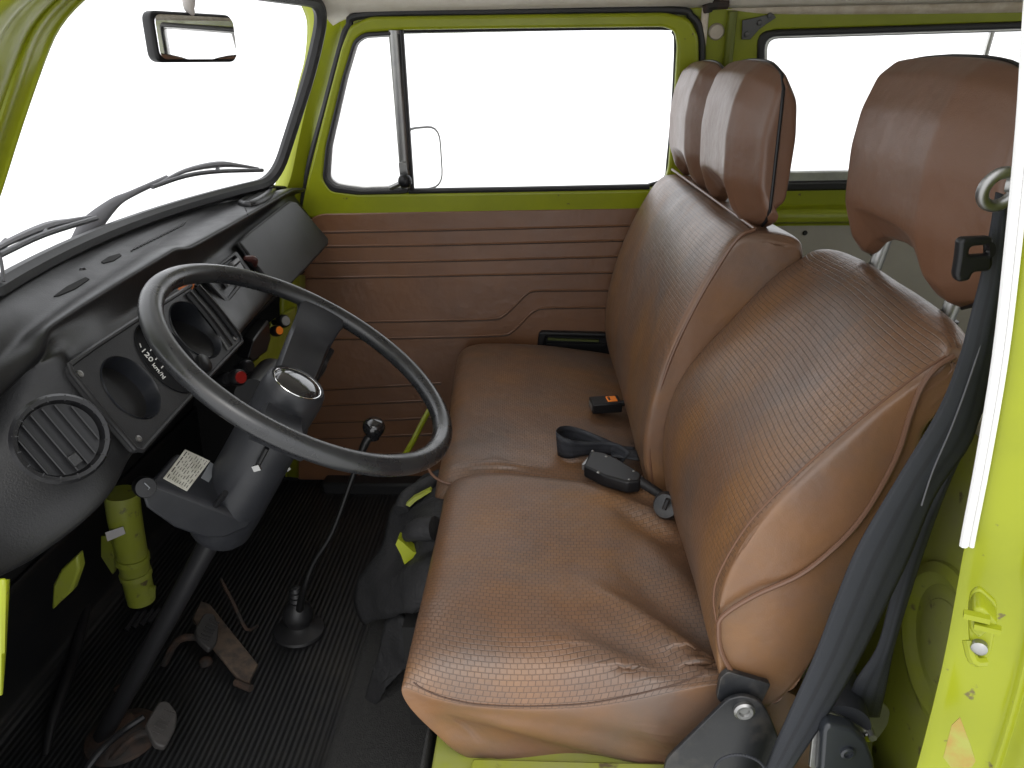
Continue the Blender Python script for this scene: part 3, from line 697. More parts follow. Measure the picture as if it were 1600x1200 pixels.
# instrument panel
IPL = Plane(AY(212, 709, .764)+V((.008, 0, .003)), AY(361, 547, 1.085)+V((.008, 0, .003)), AY(100, 575, .762)+V((.008, 0, .003)))
isg = 1 if IPL.n.x > 0 else -1
def ell(cx, cy, ax_, ay_, rot, n=32):
    """ellipse outline in the picture"""
    c_, s_ = math.cos(R_(rot)), math.sin(R_(rot))
    return [(cx+ax_*math.cos(t)*c_-ay_*math.sin(t)*s_, cy+ax_*math.cos(t)*s_+ay_*math.sin(t)*c_) for t in [2*math.pi*k/n for k in range(n)]]
E1 = ell(197, 610, 57, 34, 47); E2 = ell(254, 563, 66, 33, 49); E3 = ell(299, 519, 52, 28, 49)
pout = [(101, 575), (140, 547), (200, 508), (295, 448), (318, 462), (368, 525), (372, 537), (362, 548), (300, 613), (214, 708), (204, 706), (160, 655), (104, 586)]
ip = mk('instrument_panel', [plate(IPL, [pout, E1, E2, E3], .010, .002, isg*.002, rad=[.006, 0, 0, 0]),
     tube([IPL.hit(*q)+IPL.n*isg*.007 for q in pout], .0032, 8, closed=True)], HARDP, dash)
def contract(e, f): 
    cx = sum(p[0] for p in e)/len(e); cy = sum(p[1] for p in e)/len(e); return [(cx+(p[0]-cx)*f, cy+(p[1]-cy)*f) for p in e]
for i, E_ in enumerate((E1, E2, E3)):
    top = [IPL.hit(*q)+IPL.n*isg*.006 for q in E_]; cc = sum(top, V())/len(top)
    dpt = .009 if i == 1 else .045; wf_ = .97 if i == 1 else .84
    ringo = [cc+(p-cc)*1.03 for p in top]; a_ = [cc+(p-cc)*.985 for p in top]; b_ = [cc+(p-cc)*wf_-IPL.n*isg*dpt for p in top]; c_ = [cc+(p-cc)*.4-IPL.n*isg*(dpt+.002) for p in top]
    rr = [ringo, [p+IPL.n*isg*.0025 for p in [cc+(q-cc)*1.01 for q in top]], a_, b_, c_, [cc-IPL.n*isg*(dpt+.002)]*len(top)]
    cup = sheet([r+[r[0]] for r in rr])
    g_ = mk('gauge', cup, mat('gauge_black' if i == 1 else 'gauge_cup', (.004, .004, .005) if i == 1 else (.010, .011, .014), .6 if i == 1 else .32, spec=.15 if i == 1 else .4), ip)
    if i == 1:
        cen = cc-IPL.n*isg*(dpt-.0015); un, vn = IPL.u, IPL.v
        if (V((0, 0, 1)).dot(vn)) < 0: vn = -vn
        tx_ = None
        def dialp(px, py):
            d = ray(px, py); nn_ = IPL.n*isg; return d*(cen.dot(nn_)/d.dot(nn_))+nn_*.0024
        up_ = (dialp(229, 556)-dialp(222, 562)).normalized(); tx_ = dialp(228.4, 569.7)-dialp(222, 562); tx_ = (tx_-up_*tx_.dot(up_)).normalized()
        pr = [text('120', dialp(227.5, 556), tx_, up_, .0135), text('km/h', dialp(245, 580), tx_, up_, .0105)]
        for (xa, ya), (xb, yb) in [((216, 538), (218, 544)), ((235, 546), (233, 549)), ((244, 560), (241, 563)), ((253, 573), (250, 576)), ((256, 590), (252, 593))]:
            pr.append(tube([dialp(xa, ya), dialp(xb, yb)], .0008, 6))
        mk('dial_marking', pr, WHITE, g_)
for q in ((117, 589), (209, 690), (361, 532)):
    mk('screw', lathe([(.0045, 0), (.0042, .0025), (.002, .003), (1e-6, .002)], IPL.hit(*q)+IPL.n*isg*.006, IPL.n*isg, 12), STEEL, ip)
mk('panel_button', lathe([(.014, 0), (.0135, .005), (.011, .007), (1e-6, .007)], IPL.hit(311, 572)+IPL.n*isg*.006, IPL.n*isg, 20), BLACKP, ip)
# warning light strip, groove bar and lighter at the right of the panel
mk('switch_plate', [plate(IPL, [[(330, 520), (337, 515), (357, 545), (350, 551)]], .004, .001, isg*.008)], mat('switch_grey', (.10, .10, .10), .45), ip)
mk('switch_plate', [plate(IPL, [[(333, 522), (336, 519), (353, 544), (350, 547)]], .003, 0, isg*.010)], BLACKP, ip)
mk('control_bar', [tube([IPL.hit(*q)+IPL.n*isg*.009 for q in pts], .006, 8, sm=4) for pts in ([(286, 462), (318, 500), (352, 546)], [(300, 452), (332, 488), (364, 530)])], BLACKP, ip)
amb = AY(291, 452, 1.06)
mk('warning_lens', [prism([AY(276, 453, 1.06), AY(290, 461, 1.06), AY(303, 452, 1.07), AY(304, 444, 1.08), AY(288, 446, 1.07)], (.0, .01, .012))], AMBER, dash, bevel=.002)
# radio slot
RPL = Plane(AY(347, 478, 1.19)+V((.004, 0, 0)), AY(384, 436, 1.31)+V((.004, 0, 0)), AY(313, 432, 1.19)+V((.004, 0, 0))); rs = 1 if RPL.n.x > 0 else -1
ro = [(310, 436), (363, 396), (388, 430), (348, 479)]
rd = mk('radio_slot', [plate(RPL, [ro, [(317, 437), (361, 404), (381, 430), (348, 470)]], .008, .002, rs*.006, rad=[.003, .002]), plate(RPL, [[(312, 436), (362, 398), (386, 430), (348, 477)]], .003, 0, rs*.002)], BLACKP, dash)
mk('radio_face', [plate(RPL, [[(340, 440), (368, 414), (374, 424), (350, 452)]], .006, .001, rs*.008), plate(RPL, [[(352, 416), (362, 408), (366, 414), (356, 422)]], .01, .002, rs*.010)], mat('radio_grey', (.13, .13, .13), .4, .4), rd)
# glovebox lid
GPL = Plane(AY(430, 463, 1.38)+V((.006, 0, .002)), AY(505, 384, 1.74)+V((.006, 0, .002)), AY(368, 384, 1.36)+V((.006, 0, .002))); gs = 1 if GPL.n.x > 0 else -1
go = [(366, 383), (384, 367), (447, 318), (456, 319), (507, 377), (507, 384), (470, 424), (440, 456), (428, 462), (396, 422), (384, 411), (382, 402)]
gl_ = mk('glovebox_lid', plate(GPL, [go], .012, .003, gs*.006, rad=[.006], res=3), HARDP, dash)
mk('lid_edge', tube([GPL.hit(*q)+GPL.n*gs*.007 for q in [(396, 422), (384, 410), (367, 384), (384, 367), (447, 318), (455, 319), (507, 378), (506, 385), (470, 424), (430, 462)]], .0022, 8), BLACKP, gl_)
mk('lid_latch', [tube([GPL.hit(374, 408)+GPL.n*gs*.012, GPL.hit(384, 413)+GPL.n*gs*.018, GPL.hit(392, 420)+GPL.n*gs*.010], [.004, .007, .003], 8, sm=3)], mat('dark_red_brown_latch', (.06, .02, .018), .35), gl_)
# grab handle let into the pad at the far end
hl = [(376, 317), (388, 322), (402, 318), (418, 308), (427, 298), (424, 293), (412, 295), (396, 304)]
mk('handle_opening_shade', inset([(379, 316), (389, 319), (402, 315), (416, 306), (424, 298), (420, 296), (409, 299), (395, 307)], .002, .003), DARK, dash)  # shade of the handle opening, laid on the pad as a dark patch
mk('grab_handle', tube([onD(x, y, .001) for x, y in hl], [.006, .009, .010, .010, .010, .007, .005, .005], 10, closed=True, sm=4), DASH, dash)
mk('pad_joint', tube([onD(x, y, .0005) for x, y in [(379, 318), (384, 328), (387, 336), (389, 341)]], .0012, 5), DARK, dash)
# air vent at the driver's end
vc = AY(95, 686, .672); vn_ = V((.70, -.56, .42)).normalized()
av = mk('air_vent', [lathe([(.034, -.004), (.044, -.002), (.046, .004), (.043, .009), (.039, .008), (.036, -.006), (.034, -.03), (1e-6, -.032)], vc, vn_, 40)], BLACKP, dash)
_, s_, q_ = basis_from(vn_)
upv = (V((0, 0, 1))-vn_*vn_.z).normalized(); sdv = vn_.cross(upv)
upv2 = (upv*.93+sdv*.28).normalized(); sdv2 = vn_.cross(upv2)
cv_ = (-vc).normalized(); tv_ = cv_.dot(sdv2)/cv_.dot(vn_)
for k in range(6):
    o_ = (k-2.5)*.0115; hh = math.sqrt(max(0, .036**2-o_**2))*1.95
    mk('slat', obox(vc+sdv2*o_-vn_*.004, sdv2*tv_+vn_, upv2, sdv2-vn_*tv_, .018, hh, .0013), HARDP, av)
mk('slat_tab', obox(vc-upv2*.024+sdv2*.004+vn_*.006, sdv2, upv2, vn_, .010, .012, .006), HARDP, av, bevel=.001)
for k in range(24):
    pass
mk('vent_teeth', [obox(vc+(sdv*math.cos(a)+upv*math.sin(a))*.0410+vn_*.0075, sdv*math.cos(a)+upv*math.sin(a), upv*math.cos(a)-sdv*math.sin(a), vn_, .006, .0012, .0022) for a in [2*math.pi*k/16 for k in range(16)]], HARDP, av)
# knobs below the dash
def knob(name, px, py, y, r, m, ax=(.8, -.5, .25), face=None):
    c_ = AY(px, py, y); a_ = V(ax).normalized()
    k_ = mk(name, [lathe([(r*.4, -.03), (r*.45, -.01), (r*.9, -.008), (r, 0), (r*.95, .006), (r*.8, .009), (1e-6, .010)], c_, a_, 18)], BLACKP, dash)
    mk('knob_face', lathe([(r*.72, .0095), (r*.68, .0105), (1e-6, .0108)], c_, a_, 18), m, k_)
    return k_
knob('pull_knob', 371, 590, 1.04, .013, REDK); knob('pull_knob', 385, 573, 1.10, .011, BLACKP); knob('pull_knob', 352, 592, 1.04, .011, BLACKP)
kk = knob('heater_knob', 442, 502, 1.38, .013, mat('pale_symbol', (.2, .2, .2), .4)); knob('heater_knob', 432, 517, 1.36, .011, ORANGE)
mk('fuse_box', prism([AY(397, 532, 1.20), AY(420, 500, 1.34), AY(424, 530, 1.34), AY(418, 550, 1.30), AY(396, 566, 1.20), AY(388, 560, 1.18)], (-.03, .02, .0)), BLACKP, dash, bevel=.004)
mk('lower_duct', [cyl(AY(395, 620, 1.12), AY(425, 585, 1.25), .030, 20)], BLACKP, dash)
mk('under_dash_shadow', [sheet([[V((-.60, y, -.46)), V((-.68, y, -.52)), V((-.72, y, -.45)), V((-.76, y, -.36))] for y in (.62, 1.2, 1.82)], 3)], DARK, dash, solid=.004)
# scuttle: outside panel in front of the screen (white paint, hidden below the glass line from the seat)
mk('nose_panel', sheet([[V((xw(y, -.26)-.02, y, -.27)), V((xw(y, -.26)-.10, y, -.31)), V((xw(y, -.26)-.32, y, -.55)), V((xw(y, -.26)-.42, y, -.9)), V((xw(y, -.26)-.42, y, -1.3))] for y in (.62, .8, 1.0, 1.225, 1.45, 1.65, 1.85)], 4, 3), mat('white_paint', (.8, .8, .78), .35), van, solid=.004)

# =================================================================== STEERING WHEEL + COLUMN
WN = V((math.sin(R_(33.4)), .034, math.cos(R_(33.4)))).normalized(); WC = V((-.309, .913, -.351))
wh = thing('steering_wheel', 'large thin-rimmed black two-spoke steering wheel', 'steering wheel', WC)
a1 = V((0, 1, 0))-WN*WN.y; a1.normalize(); a2 = WN.cross(a1)
rimp = [WC+(a1*math.cos(t)+a2*math.sin(t))*.1985 for t in [2*math.pi*k/96 for k in range(96)]]
rim_v = []; n_ = 14
vsr, fsr = [], []
for i in range(96):
    t = 2*math.pi*i/96; d_ = a1*math.cos(t)+a2*math.sin(t)
    for k in range(n_):
        an = 2*math.pi*k/n_; ca, sa = math.cos(an), math.sin(an)
        rr = .0142
        if 3.3 < an < 5.9 and ca < .6: rr += .0010*math.sin(i*2*math.pi*96/96*1.0 if False else t*48)   # finger grips underneath
        vsr.append(WC+d_*(.1985+ca*rr)+WN*(sa*rr*.92))
for i in range(96):
    j = (i+1) % 96
    for k in range(n_): fsr.append([i*n_+k, i*n_+(k+1) % n_, j*n_+(k+1) % n_, j*n_+k])
mk('rim', (vsr, fsr), WHEELM, wh, sub=1)
HC = WC-WN*.042
mk('hub', lathe([(.030, -.060), (.041, -.055), (.042, -.01), (.040, .004), (.036, .009), (.034, .006)], HC, WN, 40), SHROUD, wh)
hbn = mk('horn_button', lathe([(.0315, .003), (.0315, .007), (.028, .010), (.020, .0125), (.010, .0135), (1e-6, .0137)], HC, WN, 40), mat('gloss_black', (.012, .012, .013), .12, coat=.6), wh)
mk('chrome_ring', tube([HC+WN*.0075+(a1*math.cos(t)+a2*math.sin(t))*.0324 for t in [2*math.pi*k/48 for k in range(48)]], .0008, 8, closed=True), CHROME, hbn)
b1_ = a1*math.cos(R_(10))+a2*math.sin(R_(10)); b2_ = a2*math.cos(R_(10))-a1*math.sin(R_(10))
for sgn_ in (1, -1):
    secs = []
    for f, wdt, dz, th in ((.024, .026, -.030, .012), (.06, .028, -.024, .011), (.10, .030, -.012, .010), (.145, .031, 0, .009), (.175, .034, .032, .008), (.192, .040, .040, .008)):
        c_ = HC+b1_*(f*sgn_)+WN*(dz)
        secs.append([c_+b2_*(-wdt)+WN*-th, c_+b2_*(-wdt)+WN*th*.3, c_+b2_*(-wdt*.85)+WN*th, c_+b2_*(wdt*.85)+WN*th, c_+b2_*wdt+WN*th*.3, c_+b2_*wdt+WN*-th, c_+b2_*(-wdt)+WN*-th])
    mk('spoke', sheet(secs, 0, 4), SHROUD, wh, bevel=0)
colm = thing('steering_column', 'dark grey steering column shroud with a printed paper label on its block', 'steering column', (-.78, .95, -1.08))
CB = V((-.782, .955, -1.08)); cax = (CB-HC).normalized(); CL = (CB-HC).length
mk('column_cover', [lathe([(.030, .035), (.040, .045), (.044, .06), (.045, .12), (.047, .21), (.046, .262), (.040, .275), (.02, .28)], HC, cax, 36)], SHROUD, colm)
mk('column_tube', [tube([HC+cax*.2, HC+cax*(CL-.03)], .0155, 14)], mat('black_tube', (.012, .012, .013), .4), colm)
npoly = [(236, 752), (365, 803), (400, 780), (404, 800), (388, 826), (350, 843), (318, 843), (270, 826), (226, 795), (218, 772)]
near = [AY(px, py, .80+.0006*(px-236)) for px, py in npoly]
def sh(p, d): return [q+V(d) for q in p]
bl = [sh(near, (.004, .01, -.003)), near, sh(near, (0, .055, .002)), sh(near, (-.008, .085, -.004))]
cap0 = (sh(near, (.004, .006, -.003)), [list(range(len(near)))[::-1]])
blk = mk('column_block', [prism(near, (-.002, .075, .002))], SHROUD, colm, bevel=.006, bseg=3)
BPL = Plane(near[0], near[1], near[0]+V((-.002, .075, .002))); bs = 1 if BPL.n.z > 0 else -1
lab = [(254, 748), (288, 703), (327, 721), (291, 768)]
mk('label_plate', plate(BPL, [lab], .0008, 0, bs*.0012), PAPER, blk)
tl, trr, brr, bll = (V((*q, 0)) for q in (lab[1], lab[2], lab[3], lab[0]))
ink = []
def LQ(a, b):                                               # position on the label: a along heading edge, b across the lines
    p_ = (bll.lerp(tl, a)).lerp(brr.lerp(trr, a), b); return BPL.hit(p_.x, p_.y)+BPL.n*bs*.0020
for r_ in range(9):
    b = .10+r_*.10; x = .06
    while x < .94:
        ln_ = random.uniform(.04, .14)
        if r_ == 0: ln_ = random.uniform(.10, .2)
        a_, e_ = LQ(x, b), LQ(min(x+ln_, .95), b)
        ink.append(tube([a_, e_], .0006 if r_ < 1 else .00035, 4))
        x += ln_+random.uniform(.03, .12)
mk('label_print', ink, INK, blk)
mk('label_plate', plate(BPL, [[(313, 747), (327, 723), (340, 730), (325, 754)]], .0008, 0, bs*.0012), GREYLAB, blk, label='small plain grey label')
ic = AY(228, 762, .795)
ig = mk('ignition_switch', [lathe([(.010, -.03), (.0125, -.02), (.0135, -.004), (.012, .001), (1e-6, .002)], ic, V((.65, -.72, .3)), 24)], BLACKP, colm)
mk('lock_emblem', tube([ic+V((.65, -.72, .3)).normalized()*.0022+q for q in (V((-.002, 0, -.006)), V((.003, .002, -.001)), V((-.001, 0, .007)))], .0008, 6), GREYLAB, ig)
mk('turn_signal_stalk', [tube([AY(338, 790, .86), AY(352, 770, .84)], .004, 8), tube([HC+cax*.085+V((0, .02, 0)), AY(497, 585, 1.02), AY(505, 566, 1.06), AY(517, 546, 1.08)], [.006, .006, .007, .006], 8, sm=3)], BLACKP, colm)
pt = [HC+cax*.085+a2*.0-a1*.047, HC+cax*.17-a1*.050]
mk('cover_slot', [tube([AY(417, 700, .865), AY(401, 730, .865)], .0035, 8)], BLACKP, colm)
mk('slot_clip', obox(AY(401, 731, .862), (1, 0, .3), (0, 1, 0), (-.3, 0, 1), .010, .004, .008), STEEL, colm)
mk('column_base', [lathe([(.062, 0), (.060, .006), (.050, .012), (.034, .022), (.024, .034), (1e-6, .036)], AZ(192, 1152, -1.075), (0, 0, 1), 36)], RUST, colm)
mk('column_cable', tube([AZ(225, 1120, -1.03), AZ(195, 1140, -1.035), AZ(165, 1165, -1.03), AZ(140, 1195, -1.04), AZ(120, 1230, -1.06)], .006, 8, sm=5), RUBBER, colm)
mk('column_bracket', [obox(AY(393, 712, .98), (1, 0, .4), (0, 1, 0), (-.4, 0, 1), .02, .02, .05)], SHROUD, colm)

# =================================================================== PEDALS AND LEVER
def pedal(name, label, px_poly, z, tilt, m, ribs=7, stem=None, th=.012, rad=.008):
    q = [AZ(px, py, z) for px, py in px_poly]; c_ = sum(q, V())/len(q)
    t = thing(name, label, 'pedal', (c_.x, c_.y, -1.08))
    pl = Plane(c_, c_+V((0, 1, 0)), c_+V((1, 0, tilt))); s = 1 if pl.n.z > 0 else -1
    pad = mk('pedal_pad', plate(pl, [px_poly], th, .003, 0, rad=[rad]), m, t)
    uvs = [pl.uv(*p_) for p_ in px_poly]; u0_, u1_ = min(u for u, v in uvs), max(u for u, v in uvs); v0_, v1_ = min(v for u, v in uvs), max(v for u, v in uvs)
    pr = [obox(pl.xyz(u0_+(u1_-u0_)*(k+1)/(ribs+1), (v0_+v1_)/2, s*(th/2+.001)), pl.u, pl.v, pl.n, .0022, (v1_-v0_)*.40, .0025) for k in range(1, ribs-1)]
    if ribs: mk('pedal_rib', pr, m, t)
    if stem: mk('pedal_arm', tube(stem(c_), .007, 8, sm=3), RUST, t)
    return t
pedal('clutch_pedal', 'grey ribbed rubber clutch pedal beside the rusty column base', [(226, 1135), (247, 1099), (262, 1098), (276, 1118), (274, 1140), (257, 1172), (240, 1166)], -1.01, -.5, PADR, 8, lambda c_: [c_+V((-.01, 0, -.01)), c_+V((-.05, -.01, -.02)), c_+V((-.09, -.02, -.06))])
pedal('brake_pedal', 'ribbed black brake pedal beside the long accelerator plate', [(304, 985), (318, 960), (334, 962), (341, 985), (338, 1008), (326, 1019), (306, 1000)], -.99, -.5, mat('dark_pedal_rubber', (.032, .030, .029), .6), 8, lambda c_: [c_+V((-.01, 0, -.01)), c_+V((-.06, 0, -.02)), c_+V((-.10, 0, -.08))])
gp = pedal('accelerator_pedal', 'long worn brown accelerator plate, dusty and scratched', [(301, 968), (313, 941), (328, 946), (403, 1040), (388, 1072), (372, 1062), (330, 1010)], -1.05, -.2, WORN, 0, None, .010, .003)
mk('pedal_hinge', tube([AZ(368, 1066, -1.06), AZ(392, 1076, -1.06)], .007, 8), RUST, gp)
tag(mk('pedal_return_rod', tube([AZ(345, 905, -.97), AZ(366, 945, -1.0), AZ(385, 983, -1.045), AZ(402, 978, -1.06)], .0035, 8, sm=3), RUST), 'thin rusty bent rod behind the accelerator plate', 'rod')
tag(mk('floor_bolt', lathe([(.013, 0), (.012, .008), (.006, .012), (1e-6, .012)], AZ(322, 1036, -1.075), (0, 0, 1), 12), RUST), 'brown bolt head in the mat left of the accelerator plate', 'bolt')
tag(mk('floor_bolt', lathe([(.012, 0), (.010, .008), (1e-6, .010)], AZ(188, 1080, -1.07), (0, 0, 1), 12), RUST), 'rusty bolt head in the mat left of the steering column', 'bolt')
KC = AY(584, 668, 1.25)
gv = thing('gear_lever', 'tall black gear lever with round knob and floor boot', 'gear lever', (-.50, 1.21, -1.08))
base = AZ(468, 985, -1.07)
mk('lever_rod', tube([KC+V((0, 0, -.015)), AY(572, 690, 1.245), AY(553, 740, 1.24), AY(520, 830, 1.225), AY(490, 880, 1.215), AY(474, 925, 1.21), base+V((0, 0, .03))], [.007, .008, .0055, .0055, .006, .007, .008], 10, sm=5), mat('black_rod', (.007, .007, .007), .4), gv)
kn = mk('lever_knob', lathe([(.010, -.024), (.012, -.018), (.019, -.006), (.0205, .002), (.019, .010), (.014, .015), (1e-6, .0175)], KC, V((.12, -.1, 1)), 28), mat('gloss_knob', (.011, .011, .012), .15, coat=.5), gv)
bt = base-V((0, 0, 0)); mk('lever_boot', lathe([(.052, 0), (.050, .005), (.030, .012), (.022, .018), (.030, .034), (.031, .046), (.024, .062), (.013, .072), (.016, .078), (.012, .084), (.015, .090), (.011, .096), (.013, .101), (.009, .108), (1e-6, .110)], bt, V((.05, 0, 1)), 30), RUBBER, gv)

# green heater pipe
hp_ = thing('heater_pipe', 'lime green heater pipe with a white tag under the dashboard', 'pipe', (-.8, 1.2, -1.08))
hpp = mk('pipe', [tube([AY(190, 770, 1.18), AY(195, 810, 1.18), AY(205, 860, 1.19), AY(214, 905, 1.2), AY(221, 938, 1.2)], [.030, .0295, .028, .027, .026], 20, sm=4),
     tube([AY(204+2, 868, 1.19), AY(207, 876, 1.19)], .031, 20), tube([AY(211, 893, 1.195), AY(213, 900, 1.195)], .0295, 20),
     prism([AY(158, 838, 1.18), AY(170, 836, 1.17), AY(182, 880, 1.18), AY(176, 898, 1.19), AY(158, 870, 1.19)], (0, .012, 0)), prism([AY(232, 918, 1.19), AY(241, 918, 1.19), AY(241, 935, 1.19), AY(230, 940, 1.19)], (0, .006, 0))], LIMEOLD, hp_)
mk('paper_tag', prism([AY(164, 832, 1.148), AY(192, 823, 1.148), AY(196, 834, 1.148), AY(168, 846, 1.148)], (0, .001, 0)), WTAG, hp_)

# =================================================================== DRIVER SEAT
seat = thing('driver_seat', 'brown woven vinyl driver seat with headrest, nearest the camera', 'seat', (.05, .9, -.78))
def cring(dz_top, ztf, zb, xf=-.178, xr=.33, drop=0):
    return [(-.03, zb), (xf+.085, zb+.030), (xf+.036, zb+.095), (xf+.004, ztf-.050), (xf+.004, ztf-.018), (xf+.022, ztf+.002-drop*.3), (xf+.075, ztf+.012-drop*.7), (-.02, ztf+.006-drop+dz_top), (.07, ztf-.004-drop+dz_top), (.15, ztf-.012-drop*.6+dz_top*.6), (.24, ztf-.02), (xr, ztf-.05), (xr, zb+.03), (.22, zb), (.06, zb)]
R0 = cring(0, -.648, -.80, drop=.045)
secs = [(.728, shrink(R0, .012)), (.708, [(q[0], q[1]) for q in R0][:]), (.689, R0), (.684, shrink(R0, .004)), ]
def near_ring(dy_, drop): return cring(0, -.646, -.835, drop=drop)
def nr(drop, under): 
    r_ = near_ring(0, drop)
    # the skirt tucks inwards below the seam
    return [(q[0], q[1], y_) for q, y_ in zip(r_, [under+.035, under+.020, under+.010, under, under-.002, under, under, under, under, under, under, under, under+.004, under+.03, under+.035])]
SEAMR = {3: (-.174, -.700), 4: (-.176, -.668), 5: (-.152, -.686), 6: (-.102, -.703), 7: (-.02, -.708), 8: (.07, -.699), 9: (.15, -.670), 10: (.24, -.645)}
def edge_ring(f, y, tuck):
    """blend from the sagging near seam (f = 0) to the full cushion (f = 1)"""
    base_r = cring(0, -.646, -.852); out = []
    for i_, q in enumerate(base_r):
        x, z = q
        if i_ in SEAMR: a = SEAMR[i_]; x = a[0]+(x-a[0])*f; z = a[1]+(z-a[1])*f
        ty = [.030, .020, .012, .003, 0, 0, 0, 0, 0, 0, 0, 0, .004, .030, .035][i_]
        out.append((x, z, y+ty*tuck))
    return out
secs = [(.690, edge_ring(0, .690, 1)), (.6935, edge_ring(.14, .6935, 1)), (.703, edge_ring(.40, .703, .9)), (.720, edge_ring(.70, .720, .7)), (.745, edge_ring(.89, .745, .4)), (.785, edge_ring(.98, .785, 0)), (.85, cring(0, -.646, -.85, drop=.002)), (.92, cring(-.004, -.645, -.85)), (1.02, cring(.002, -.641, -.85)), (1.08, cring(0, -.633, -.85)), (1.112, cring(0, -.631, -.85, drop=.002)), (1.128, shrink(cring(0, -.634, -.85, drop=.006), .008)), (1.133, shrink(cring(0, -.644, -.85, drop=.012), .03))]
cu_ = mk('seat_cushion', loft_y(secs, (0, 8), (.690, 1.15), 3), [BROWN, WEAVEC], seat, sub=3)
def fold(p, a, b, amp, wid):
    a, b = V(a), V(b); d = b-a; t = max(0, min(1, (p-a).dot(d)/d.length_squared)); q = a+d*t
    r = math.hypot((p-q).x, (p-q).y) if abs(d.y)+abs(d.x) > .01 else (p-q).length
    return amp*math.exp(-(r/wid)**2)*math.sin(math.pi*min(1, t*.9+.1))
def folds_c(p, n):
    h = 0
    wt = smooth(.25, .6, n.z)*smooth(.690, .715, p.y); wsk = smooth(.45, .9, -n.y)*smooth(-.712, -.745, p.z)
    if wt:
        k = fold(p, (.21, .69, -.65), (.04, .88, -.65), .011, .016)-fold(p, (.225, .72, -.65), (.08, .94, -.65), .009, .018)
        k += fold(p, (.235, .76, -.65), (.13, .99, -.65), .007, .016)-fold(p, (.18, .69, -.65), (-.02, .82, -.65), .006, .018)
        k += fold(p, (.15, .70, -.65), (-.06, .77, -.65), .004, .018)
        for xx in (.085, .110, .135, .160): k += fold(p, (xx+.012, .69, -.65), (xx-.012, .745, -.65), .0026, .008)
        k += fold(p, (.06, 1.09, -.65), (.22, .99, -.65), .012, .018)-fold(p, (.10, 1.06, -.65), (.20, .95, -.65), .010, .016)
        k += fold(p, (.14, 1.11, -.65), (.22, 1.06, -.65), .012, .010)+fold(p, (.10, 1.12, -.65), (.18, 1.11, -.65), .008, .012)
        h += wt*(k+.004*mnoise.noise(p*9))
    if wsk:
        t = (p.x+.17)*.42+(p.z+.70)
        k = .007*math.sin(t*75)*math.exp(-((t+.02)/.08)**2)+.005*mnoise.noise(V((p.x*7, p.z*22+p.x*10, 1)))
        k += .0035*math.sin((p.x+p.z*.5)*150)*smooth(.08, .16, p.x)
        h += wsk*k*smooth(-.155, -.09, p.x)
    return n*h
bake(cu_, folds_c)
# stitched seam where the woven top meets the plain skirt
def surfb(o):
    from mathutils.bvhtree import BVHTree as B_
    b_ = wl(o)-OFF; bv = B_.FromPolygons([v.co+b_ for v in o.data.vertices], [list(p.vertices) for p in o.data.polygons])
    def f(px, py, back=.0006):
        h = bv.ray_cast(V((0, 0, 0)), ray(px, py)); return None if h[0] is None else h[0]-ray(px, py).normalized()*back
    return f
onC = surfb(cu_)
sp_ = [onC(px, py) for px, py in [(646, 1066), (660, 1076), (682, 1086), (705, 1093), (740, 1100), (780, 1103), (820, 1104), (860, 1103), (920, 1099), (990, 1086), (1030, 1076), (1060, 1068), (1100, 1052)]]
mk('cushion_seam', tube(cr([p_ for p_ in sp_ if p_], 4), .0009, 6), mat('dark_brown_thread', (.06, .028, .015), .6), cu_)
# backrest
bprof = [(.195, -.665), (.182, -.60), (.177, -.54), (.189, -.48), (.210, -.432), (.246, -.382), (.292, -.327), (.335, -.279), (.368, -.249), (.392, -.238), (.415, -.243), (.424, -.262), (.410, -.292), (.380, -.325), (.362, -.36), (.342, -.42), (.325, -.475), (.300, -.585), (.270, -.672), (.235, -.69)]
def bring(k=0, topdrop=0, thin=0):
    r_ = shrink(bprof, k) if k else list(bprof)
    o_ = []
    for i, q in enumerate(r_):
        x, z = q
        if 8 <= i <= 13: x -= thin*(1 if i >= 9 else .0); z -= topdrop*(1 if i < 12 else .3)
        o_.append((x, z))
    return o_
def bulge(r_, b): return [(q[0]-(b if 1 <= i <= 8 else 0)*math.sin(math.pi*(i-0)/9), q[1]) for i, q in enumerate(r_)]
secs = [(.674, bring(.006, .010, .034)), (.678, bring(.0, .006, .030)), (.700, bring(0, .003, .02)), (.76, bulge(bring(0, 0, .004), .004)), (.84, bulge(bring(), -.004)), (.92, bulge(bring(), -.008)), (1.0, bulge(bring(), -.004)), (1.06, bulge(bring(0, 0, .004), .002)), (1.095, bring(0, .006, .01)), (1.113, bring(.004, .012, .02)), (1.120, bring(.016, .018, .02))]
br_ = mk('backrest', loft_y(secs, (0, 10), (.678, 1.13)), [BROWN, WEAVE], seat, sub=3)
def folds_b(p, n):
    h = .003*mnoise.noise(p*8)
    if n.y < -.4: h += .0025*mnoise.noise(V((p.x*14+p.z*8, p.z*10, 3)))
    return n*h
bake(br_, folds_b)
mk('backrest_piping', tube([AY(px, py, .6690) for px, py in [(1150, 1062), (1128, 1020), (1123, 985), (1130, 962), (1180, 930), (1250, 898), (1305, 855), (1345, 812), (1378, 760), (1405, 705), (1422, 650), (1440, 605), (1462, 575), (1492, 556)]], .0028, 8, sm=5), PIPE, br_)
mk('backrest_seam', tube([AY(px, py, .6710) for px, py in [(1122, 985), (1115, 935), (1126, 890), (1172, 815), (1242, 744), (1330, 666), (1430, 588), (1478, 556)]], .0013, 6, sm=5), mat('brown_thread', (.11, .05, .025), .6), br_)
